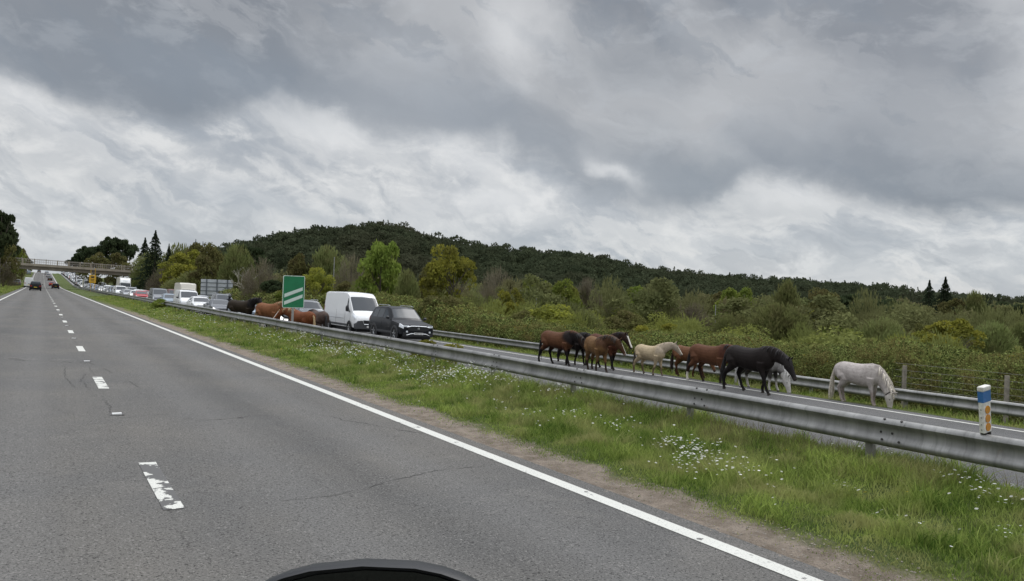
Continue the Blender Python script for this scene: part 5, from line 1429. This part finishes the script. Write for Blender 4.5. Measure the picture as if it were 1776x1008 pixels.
def pony(pose, look, name='pony'):
    """local frame: +X forwards, Z up, withers ~1.30 m"""
    Y_ = Vector((0, 1, 0)); Z_ = Vector((0, 0, 1)); X_ = Vector((1, 0, 0))
    mb = MB()
    belly = pose.get('belly', 1.)
    T = [(-.74, 1.00, .09, .10), (-.70, .98, .17, .19), (-.60, .975, .225, .255), (-.46, .975, .25, .285), (-.30, .955, .25, .275), (-.12, .925, .265, .285), (.08, .905, .275, .30), (.26, .905, .262, .318), (.42, .945, .225, .335), (.54, .955, .195, .305), (.66, .935, .15, .225), (.73, .92, .09, .12)]
    ell_loft(mb, [(Vector((x, 0, z)), Z_, Y_, hh*(1.03 if abs(x) > .4 else 1.05*belly), hw*(1.08 if abs(x) > .4 else 1.1*belly)) for x, z, hw, hh in T], 20)
    # neck and head from the pose: neck angle (deg above horizontal), yaw, head angle
    na, ny, ha, hyw = math.radians(pose['neck']), math.radians(pose.get('neckyaw', 0)), math.radians(pose['head']), math.radians(pose.get('headyaw', pose.get('neckyaw', 0)))
    nl = pose.get('necklen', .66)
    b0 = Vector((.46, 0, 1.04))
    nd = Vector((math.cos(na)*math.cos(ny), math.cos(na)*math.sin(ny), math.sin(na)))
    end = b0+nd*nl
    start_d = Vector((.75, 0, .45)).normalized()
    pts = []
    for i in range(7):
        f = i/6
        bend = Vector((.0, 0, .10*math.sin(PI*f)*(1 if na < .2 else .5)))
        pts.append(b0.lerp(end, f)+bend)
    hus = [.27, .25, .225, .20, .178, .155, .135]; hss = [.15, .13, .115, .105, .098, .094, .09]
    secs = []
    for i, p in enumerate(pts):
        d = (pts[min(6, i+1)]-pts[max(0, i-1)]).normalized(); sd_ = d.cross(Z_).normalized(); up = sd_.cross(d)
        secs.append((p, up, sd_, hus[i], hss[i]))
    ell_loft(mb, secs, 16); crest = [(s[0]+s[1]*s[3]*.93, s[2], s[1]) for s in secs]
    hd = Vector((math.cos(ha)*math.cos(hyw), math.cos(ha)*math.sin(hyw), math.sin(ha))); hs_ = hd.cross(Z_).normalized(); hu = hs_.cross(hd)
    poll = end+nd*.02+hu*.02
    H = [(-.06, .08, .09, 0), (.03, .10, .118, -.01), (.12, .105, .128, -.02), (.22, .088, .105, -.012), (.32, .066, .082, -.002), (.42, .054, .068, .0), (.49, .056, .064, -.004), (.535, .045, .048, -.008), (.55, .025, .028, -.01)]
    ell_loft(mb, [(poll+hd*x+hu*o, hu, hs_, hh, hw) for x, hw, hh, o in H], 14)
    # ears
    for s_ in (1, -1):
        e0 = poll-hd*.01+hu*.10+hs_*.05*s_; e1 = e0+(hu*.75-hd*.35+hs_*.22*s_).normalized()*.13
        mb.tube([e0-hu*.03, e0+(e1-e0)*.45, e1], [.026, .028, .006], 7)
    # legs
    legs = {}
    def leg(chain, radii, key):
        legs[key] = chain
        mb.tube(chain, [r_*1.2 for r_ in radii], 10)
    lg = pose.get('legs', (0, 0, 0, 0)); lift = pose.get('lift', (0, 0, 0, 0))    # hind left, hind right, front left, front right
    for q, s_ in ((0, 1), (1, -1)):
        dx, lf = lg[q], lift[q]
        sh = lambda x, z, zt=.95: Vector((x+dx*(zt-z)/zt - (lf*.9 if z < .4 else 0), s_*.145, z+lf*(1 if z < .45 else .4)))
        hip = Vector((-.50, s_*.115, .98)); sti = Vector((-.36+dx*.25, s_*.150, .74)); gas = Vector((-.47+dx*.35, s_*.150, .62))
        hock = sh(-.60, .47); can = sh(-.585, .30); fet = sh(-.565, .145); pas = sh(-.53, .075); hoof = sh(-.515, .012)
        leg([hip, sti.lerp(hip, .35), sti, gas, hock, can, fet, pas, hoof], [.13, .165, .125, .082, .052, .033, .036, .032, .048], ('h', s_))
    for q, s_ in ((2, 1), (3, -1)):
        dx, lf = lg[q], lift[q]
        sh = lambda x, z, zt=.72: Vector((x+dx*(zt-z)/zt - (lf*.9 if z < .3 else 0) + (lf*.5 if .3 < z < .5 else 0), s_*.125, z+lf*(1 if z < .45 else .4)))
        el = Vector((.46, s_*.14, .86)); e2 = Vector((.44+dx*.05, s_*.135, .70)); arm = sh(.45, .58); kn = sh(.455, .41); can = sh(.45, .27); fet = sh(.45, .14); pas = sh(.48, .072); hoof = sh(.495, .012)
        leg([el, e2, arm, kn, can, fet, pas, hoof], [.115, .088, .062, .043, .030, .035, .031, .047], ('f', s_))
    me = bpy.data.meshes.new('tmp'); me.from_pydata(mb.v, [], mb.f); 
    bm = bmesh.new(); bm.from_mesh(me); bmesh.ops.recalc_face_normals(bm, faces=bm.faces); bm.to_mesh(me); bm.free()
    tmp = bpy.data.objects.new('tmp', me); COL.objects.link(tmp)
    rm = tmp.modifiers.new('r', 'REMESH'); rm.mode = 'VOXEL'; rm.voxel_size = .017
    s2 = tmp.modifiers.new('s', 'SMOOTH'); s2.factor = .6; s2.iterations = 5
    bpy.context.view_layer.update()
    body = bpy.data.meshes.new_from_object(tmp.evaluated_get(bpy.context.evaluated_depsgraph_get())); bpy.data.objects.remove(tmp)
    body.materials.clear(); body.materials.append(M_COAT); body.shade_smooth()
    n = len(body.vertices); co = np.empty(n*3, np.float32); body.vertices.foreach_get('co', co); co = co.reshape(-1, 3)
    B = np.array(look['body']); L_ = np.array(look.get('legs', look['body'])); HC = np.array(look.get('headc', look['body'])); NC = np.array(look.get('neckc', look['body']))
    c = np.tile(B, (n, 1)).astype(np.float32)
    # darker or lighter underside colour, blended in by height
    if 'belly' in look:
        k = sm((.80-co[:, 2])/.15)*(np.abs(co[:, 0]) < .5)[:]; c = c*(1-k[:, None])+np.array(look['belly'])*k[:, None]
    P3 = np.array([[*p] for p in pts]); e = np.array(end); hdv = np.array(hd); pv = np.array(poll)
    def segd(a, b_, q):
        ab = b_-a; t_ = np.clip(((q-a)@ab)/(ab@ab), 0, 1); return np.linalg.norm(q-(a+t_[:, None]*ab), axis=1), t_
    dn, tn = segd(np.array(b0), e, co); dh, th = segd(pv-hdv*.05, pv+hdv*.55, co)
    kn = sm((.30-dn)/.1)*sm((co[:, 0]-look.get('neckx', .38))/.12)*sm((co[:, 2]-.62)/.12)
    c = c*(1-kn[:, None])+NC*kn[:, None]
    legz = look.get('legz', .52)
    for key, ch in legs.items():
        for a, b_ in zip(ch[2:-1], ch[3:]):
            d_, t_ = segd(np.array(a), np.array(b_), co)
            kl = sm((.10-d_)/.03)*sm((legz-co[:, 2])/.14); c = c*(1-kl[:, None])+L_*kl[:, None]
        if look.get('socks') and key in look['socks']:
            d_, t_ = segd(np.array(ch[-4]), np.array(ch[-1]), co); kl = sm((.09-d_)/.02)*sm((.32-co[:, 2])/.04); c = c*(1-kl[:, None])+np.array((.62, .58, .5))*kl[:, None]
        d_, t_ = segd(np.array(ch[-2]), np.array(ch[-1]), co); kl = sm((.07-d_)/.01)*sm((.06-co[:, 2])/.01); c = c*(1-kl[:, None])+np.array((.05, .042, .035))*kl[:, None]
    kh = sm((.165-dh)/.02); c = c*(1-kh[:, None])+HC*kh[:, None]
    km = sm((th-.82)/.12)*(dh < .09); MZ = np.array(look.get('muzzle', (.05, .04, .035))); c = c*(1-km[:, None]*.8)+MZ*km[:, None]*.8
    if look.get('blaze'):
        rel = co-pv; lat = np.abs(rel@np.array(hs_)); upv = rel@np.array(hu)
        kb = (lat < look['blaze']) & (upv > .03) & (th > .18) & (th < .97) & (dh < .15); c[kb] = (.72, .69, .62)
    if look.get('patches'):
        k = sm((fnoise(co[:, 0]*1.6+look['patches'], co[:, 2]*1.6+co[:, 1], 2)-.48)/.04); c = c*(1-k[:, None])+np.array((.65, .63, .58))*k[:, None]
    if look.get('dapple'):
        k = sm((fnoise(co[:, 0]*3+7, co[:, 2]*3+co[:, 1]*2, 3)-.5)/.2)*.5; c = c*(1-k[:, None])+np.array(look['dapple'])*k[:, None]
    at = body.color_attributes.new('coat', 'FLOAT_COLOR', 'POINT'); at.data.foreach_set('color', np.concatenate([np.clip(c, 0, 1), np.ones((n, 1))], 1).astype(np.float32).ravel())
    root = empty(name)
    bo = link(bpy.data.objects.new('body', body), root)
    for s_ in (1, -1):
        ev = poll+hd*.17+hu*.045+hs_*.088*s_
        m_ = MB(); m_.lathe([(.001, .012), (.013, .008), (.017, 0), (.013, -.008), (.001, -.012)], ev, hs_, 8); m_.build('eye', M_EYE, bo, True)
    hair = look['hair']; hm = mat('pony_hair_%02x%02x%02x' % tuple(int(255*x) for x in hair), hair, .7, var=.3, vscale=30)
    rr = random.Random(int(pose['neck']*7+pose['head']*3)+77)
    m_ = MB()
    side = pose.get('maneside', -1)
    def strand(m_, p0, d0, ln, r0, grav=1., wave=.02):
        p = [p0]; d = d0.normalized()
        for i in range(5):
            d = (d+Vector((rr.uniform(-.12, .12), rr.uniform(-.12, .12), -.55*grav))).normalized(); p.append(p[-1]+d*ln/5)
        m_.tube(p, [r0, r0*1.05, r0*.9, r0*.7, r0*.4, r0*.1], 5)
    ml = look.get('manelen', .26)
    for k in range(80):
        f = rr.random()*.98+.0; x = f*6; i = min(5, int(x)); g = x-i
        p = crest[i][0].lerp(crest[i+1][0], g); sv = crest[i][1]; up = crest[i][2]
        sgn = side if rr.random() < .8 else -side
        strand(m_, p-up*.015, up*.45+sv*sgn*.75+Vector((rr.uniform(-.1, .1), 0, 0)), ml*rr.uniform(.6, 1.15), .014, 1.)
    m_.build('mane', hm, root, True)
    m_ = MB()
    for k in range(14): strand(m_, poll+hu*.10-hd*.02+hs_*rr.uniform(-.04, .04), hd*1.+hu*.25+hs_*rr.uniform(-.3, .3), .2*rr.uniform(.6, 1.1), .010, .45)
    m_.build('forelock', hm, root, True)
    m_ = MB(); tw = pose.get('tailswing', 0)
    dock = Vector((-.72, 0, 1.06)); 
    m_.tube([dock+Vector((.06, 0, .02)), dock, dock+Vector((-.07, tw*.03, -.09)), dock+Vector((-.10, tw*.06, -.24))], [.045, .045, .038, .02], 8)
    for k in range(46):
        z0 = rr.uniform(-.22, .0); p0 = dock+Vector((-.05+z0*.15, rr.uniform(-.03, .03), z0))
        p = [p0]; ln = look.get('taillen', .70)*rr.uniform(.75, 1.1); d = Vector((-.32, rr.uniform(-.12, .12)+tw*.1, -1)).normalized()
        for i in range(5):
            d = (d+Vector((.07+rr.uniform(-.05, .05), rr.uniform(-.06, .06)+tw*.02, -.12))).normalized(); p.append(p[-1]+d*ln/5)
        m_.tube(p, [.016, .020, .019, .016, .011, .003], 5)
    m_.build('tail', hm, root, True)
    if look.get('collar'):
        c0 = pts[6]+nd*.02; d = nd.normalized(); sv = d.cross(Z_).normalized(); up = sv.cross(d)
        m_ = MB(); rings = [[c0+d*w_+up*math.sin(a)*.142+sv*math.cos(a)*.098 for a in np.linspace(0, 2*PI, 20, endpoint=False)] for w_ in (-.016, .016)]
        m_.loft(rings, True, False); m_.build('collar', M_STRAP, root)
    return root
def stand(o, X, t_, hd_deg, sc, label, cat='pony', group=None, dz=0.):
    a = math.radians(90-hd_deg)
    o.location = plane(X, t_, dz+.006); o.rotation_euler = (0, 0, a); o.scale = (sc, sc, sc)
    tag(o, label, cat, group); return o
GR = 'ponies walking past the head of the queue'; GL = 'ponies standing among the stopped vehicles'
BLK = (.012, .010, .010)
walk1 = dict(legs=(.20, -.22, -.16, .20), lift=(0, .03, 0, 0)); walk2 = dict(legs=(-.18, .16, .22, -.14), lift=(0, 0, 0, .03)); walk3 = dict(legs=(.12, -.16, .10, -.20), lift=(0, .04, 0, 0))
stand(pony(dict(neck=-6, head=-62, neckyaw=0, **walk1), dict(body=(.108, .048, .024), legs=BLK, neckc=(.016, .012, .012), headc=(.03, .018, .013), hair=BLK, legz=.66, neckx=.30, belly=(.06, .022, .012))), 17.15, 23.6, 165, 1.05,
      'bay pony with black neck and forequarters, leftmost of the walking ponies', group=GR)
stand(pony(dict(neck=8, head=-58, neckyaw=30, headyaw=62, maneside=1, **walk2), dict(body=(.155, .085, .036), legs=(.03, .02, .014), neckc=(.085, .042, .022), headc=(.075, .038, .02), hair=(.035, .022, .014), legz=.42, blaze=.028, muzzle=(.3, .22, .19), belly=(.17, .10, .045))), 17.15, 21.2, 196, 1.0,
      'dun brown pony turning its white-blazed face towards the camera', group=GR)
stand(pony(dict(neck=20, head=-55, neckyaw=-6, headyaw=10, **walk1), dict(body=(.085, .032, .018), legs=BLK, neckc=(.028, .014, .012), headc=(.03, .016, .012), hair=BLK, legz=.6, blaze=.04)), 18.4, 22.3, 176, 1.05,
      'dark bay pony with a broad white blaze, abreast behind the dun pony', group=GR)
stand(pony(dict(neck=24, head=-52, neckyaw=22, headyaw=38, maneside=-1, **walk3), dict(body=(.46, .37, .24), legs=(.16, .115, .075), neckc=(.42, .35, .26), headc=(.36, .30, .23), hair=(.10, .085, .07), legz=.40, blaze=.04, manelen=.14, taillen=.55)), 18.75, 20.1, 172, .86,
      'small cream pony with dark tail and white face', group=GR)
stand(pony(dict(neck=-20, head=-60, neckyaw=-10, **walk2), dict(body=(.135, .062, .030), legs=(.06, .025, .014), hair=(.03, .016, .012), legz=.45)), 20.1, 19.5, 172, .90,
      'small chestnut pony half hidden between the cream and the bay pony', group=GR)
stand(pony(dict(neck=-4, head=-60, neckyaw=0, **walk1), dict(body=(.105, .046, .024), legs=(.03, .014, .010), neckc=(.07, .026, .016), headc=(.07, .035, .024), hair=BLK, legz=.60, socks=(('h', -1),))), 19.15, 17.6, 170, 1.02,
      'reddish bay pony with black mane, its head hidden by the black pony', group=GR)
stand(pony(dict(neck=-9, head=-60, neckyaw=0, tailswing=-1, legs=(.26, -.20, -.14, .24), lift=(0, 0, .0, 0)), dict(body=(.017, .013, .012), legs=BLK, hair=BLK, headc=(.022, .019, .019), legz=.6)), 18.2, 15.15, 176, 1.10,
      'black pony in mid stride, the darkest and largest of the walking ponies', group=GR)
stand(pony(dict(neck=-52, head=-75, necklen=.68, legs=(.05, -.08, .1, -.05)), dict(body=(.06, .055, .052), legs=(.5, .48, .44), neckc=(.32, .31, .30), headc=(.6, .58, .55), hair=(.55, .54, .52), legz=.45, manelen=.34)), 19.6, 15.9, 172, 1.0,
      'black and white pony grazing behind the black pony, pale mane hanging', group=GR, dz=-.03)
stand(pony(dict(neck=-50, head=-88, necklen=.74, neckyaw=0, headyaw=0, maneside=-1, belly=1.06, legs=(.02, .14, -.03, .10)), dict(body=(.44, .40, .375), legs=(.33, .28, .255), neckc=(.46, .42, .39), headc=(.54, .50, .46), hair=(.56, .51, .43), legz=.5, muzzle=(.42, .33, .30), dapple=(.22, .19, .175), collar=True, taillen=.82, manelen=.30)), 20.0, 12.75, 178, .96,
      'white grey pony grazing alone at the far verge, wearing a dark collar', group=GR, dz=-.07)
stand(pony(dict(neck=-2, head=-58, neckyaw=8, **walk3), dict(body=(.016, .012, .011), hair=BLK)), 18.2, 24.0, 176, 1.0,
      'black pony hidden behind the forequarters of the leftmost bay pony', group=GR)
# among the cars
stand(pony(dict(neck=22, head=-50, neckyaw=-15, legs=(0, .05, .04, 0)), dict(body=(.030, .022, .014), legs=BLK, neckc=(.012, .010, .010), headc=(.012, .010, .010), hair=BLK, legz=.9)), 10.9, 49.5, 135, 1.25,
      'very dark brown pony, leftmost of the ponies among the stopped cars', group=GL)
stand(pony(dict(neck=18, head=-50, neckyaw=0, legs=(0, .05, .04, 0)), dict(body=BLK, hair=BLK)), 12.1, 46.5, 150, 1.16,
      'black pony standing between the dark brown and the chestnut pony', group=GL)
stand(pony(dict(neck=16, head=-50, neckyaw=10, legs=(.05, -.05, .04, 0)), dict(body=(.20, .085, .038), legs=(.34, .26, .18), hair=(.32, .22, .12), legz=.45, socks=(('h', 1), ('h', -1)))), 10.9, 42.6, 150, 1.24,
      'chestnut pony with pale hind legs, its rump turned left', group=GL)
stand(pony(dict(neck=14, head=-50, neckyaw=22, headyaw=60, legs=(0, .05, .04, 0), maneside=1), dict(body=(.165, .055, .022), legs=(.12, .045, .02), neckc=(.17, .06, .026), hair=(.38, .27, .14), blaze=.035, legz=.4)), 10.4, 34.7, -22, 1.08,
      'red chestnut pony facing left with white blaze and blond mane, behind the green sign post', group=GL)
stand(pony(dict(neck=-5, head=-60, legs=(0, .05, .04, 0)), dict(body=(.085, .06, .05), legs=BLK, hair=BLK, legz=.6, taillen=.8)), 11.6, 36.0, -6, 1.10,
      'grey brown pony with a long black tail, behind the rump of the red chestnut', group=GL)

# ------------------------------------------------------------------ motorcycles filtering between the cars, with their riders
M_JACKET = mat('dark_jacket', (.02, .022, .026), .7); M_HELMET = mat('black_helmet', (.015, .015, .017), .15, coat=.8); M_SKINM = mat('skin', (.42, .27, .20), .6)
def skinned(name, verts, edges, rad, m_, parent, root_i=0):
    me = bpy.data.meshes.new(name); me.from_pydata(verts, edges, []); o = bpy.data.objects.new(name, me); COL.objects.link(o)
    o.modifiers.new('k', 'SKIN'); lay = me.skin_vertices[0]
    for i, r_ in enumerate(rad):
        lay.data[i].radius = (r_, r_) if not isinstance(r_, tuple) else r_; lay.data[i].use_root = (i == root_i)
    s_ = o.modifiers.new('s', 'SUBSURF'); s_.levels = 1; s_.render_levels = 1
    bpy.context.view_layer.update()
    m2 = bpy.data.meshes.new_from_object(o.evaluated_get(bpy.context.evaluated_depsgraph_get())); bpy.data.objects.remove(o)
    m2.materials.clear(); m2.materials.append(m_); m2.shade_smooth()
    return link(bpy.data.objects.new(name, m2), parent)
def motorbike(X, t_, label, rlabel, fair, lamp_on):
    root = empty('motorcycle'); fm = fair
    for y in (-.72, .72):
        t2 = MB(); t2.lathe([(.20, .05), (.27, .055), (.31, .03), (.315, 0), (.31, -.03), (.27, -.055), (.20, -.05)], (0, y, .315), (1, 0, 0), 20); w_ = t2.build('wheel', M_TYRE, root, True)
        t2 = MB(); t2.lathe([(.03, .05), (.04, .03), (.20, .02), (.20, -.02), (.04, -.03), (.03, -.05)], (0, y, .315), (1, 0, 0), 16); t2.build('rim', M_RIM, w_, True)
    b = MB(); ell_loft(b, [(Vector((0, y, z)), Vector((0, 0, 1)), Vector((1, 0, 0)), hh, hw) for y, z, hh, hw in ((-.85, .86, .03, .06), (-.5, .80, .09, .13), (-.1, .72, .16, .15), (.15, .80, .22, .17), (.40, .82, .22, .17), (.62, .84, .16, .13), (.74, .86, .06, .06))]); b.build('body', fm, root, True)
    b = MB(); b.box((-.13, -.3, .28), (.13, .35, .62)); b.build('engine', M_GREYT, root)
    for s_ in (1, -1):
        MB().tube([(s_*.09, .72, .32), (s_*.10, .50, .95)], .028, 8).build('fork', M_CHROME, root, True)
    MB().tube([(-.38, .32, 1.04), (-.2, .45, 1.03), (.2, .45, 1.03), (.38, .32, 1.04)], .017, 8).build('handlebar', M_DARK, root, True)
    b = MB(); b.lathe([(.001, .06), (.07, .05), (.085, .02), (.08, -.03)], (0, .70, .92), (0, 1, 0), 16); b.build('headlight', M_LAMPON if lamp_on else M_LAMP, root, True)
    b = MB(); b.loft([[(x, .60, .98) for x in (-.16, 0, .16)], [(-.17, .50, 1.12), (0, .54, 1.12), (.17, .50, 1.12)], [(-.12, .42, 1.26), (0, .44, 1.28), (.12, .42, 1.26)]], False, False); b.build('windshield', M_GLASSL, root, True)
    tag(root, label, 'motorcycle'); put_road(root, X, t_)
    pr = empty('person')
    V = [(0, -.28, .92), (0, -.22, 1.15), (0, -.12, 1.38), (0, -.08, 1.50), (0, -.04, 1.62), (.19, -.10, 1.40), (.28, .06, 1.18), (.33, .30, 1.07), (-.19, -.10, 1.40), (-.28, .06, 1.18), (-.33, .30, 1.07), (.15, -.22, .90), (.26, .16, .82), (.24, -.08, .42), (.24, .06, .34), (-.15, -.22, .90), (-.26, .16, .82), (-.24, -.08, .42), (-.24, .06, .34)]
    E_ = [(0, 1), (1, 2), (2, 3), (3, 4), (2, 5), (5, 6), (6, 7), (2, 8), (8, 9), (9, 10), (0, 11), (11, 12), (12, 13), (13, 14), (0, 15), (15, 16), (16, 17), (17, 18)]
    R_ = [.16, .16, .17, .07, .09, .085, .06, .05, .085, .06, .05, .11, .085, .06, .055, .11, .085, .06, .055]
    skinned('body', V, E_, R_, M_JACKET, pr)
    b = MB(); b.lathe([(.001, .16), (.08, .15), (.125, .09), (.14, .0), (.13, -.08), (.09, -.13), (.01, -.14)], (0, -.03, 1.68), (0, 0, 1), 18); h_ = b.build('helmet', M_HELMET, pr, True)
    b = MB(); b.loft([[(math.sin(a)*.142, -.03+math.cos(a)*.145, z) for a in np.linspace(-1, 1, 9)] for z in (1.64, 1.73)], False, False); b.build('visor', M_GLASS, h_, True)
    tag(pr, rlabel, 'person'); put_road(pr, X, t_)
motorbike(14.0, 108, 'dark motorcycle with lit headlamp filtering between the vans', 'person in dark jacket and black helmet riding the motorcycle with lit headlamp', mat('bike_dark', (.03, .032, .036), .25, coat=.6), True)
motorbike(13.7, 67.0, 'dark motorcycle standing beside the white car', 'person in dark clothing and helmet on the motorcycle beside the white car', mat('bike_dark', (.03, .032, .036), .25, coat=.6), False)
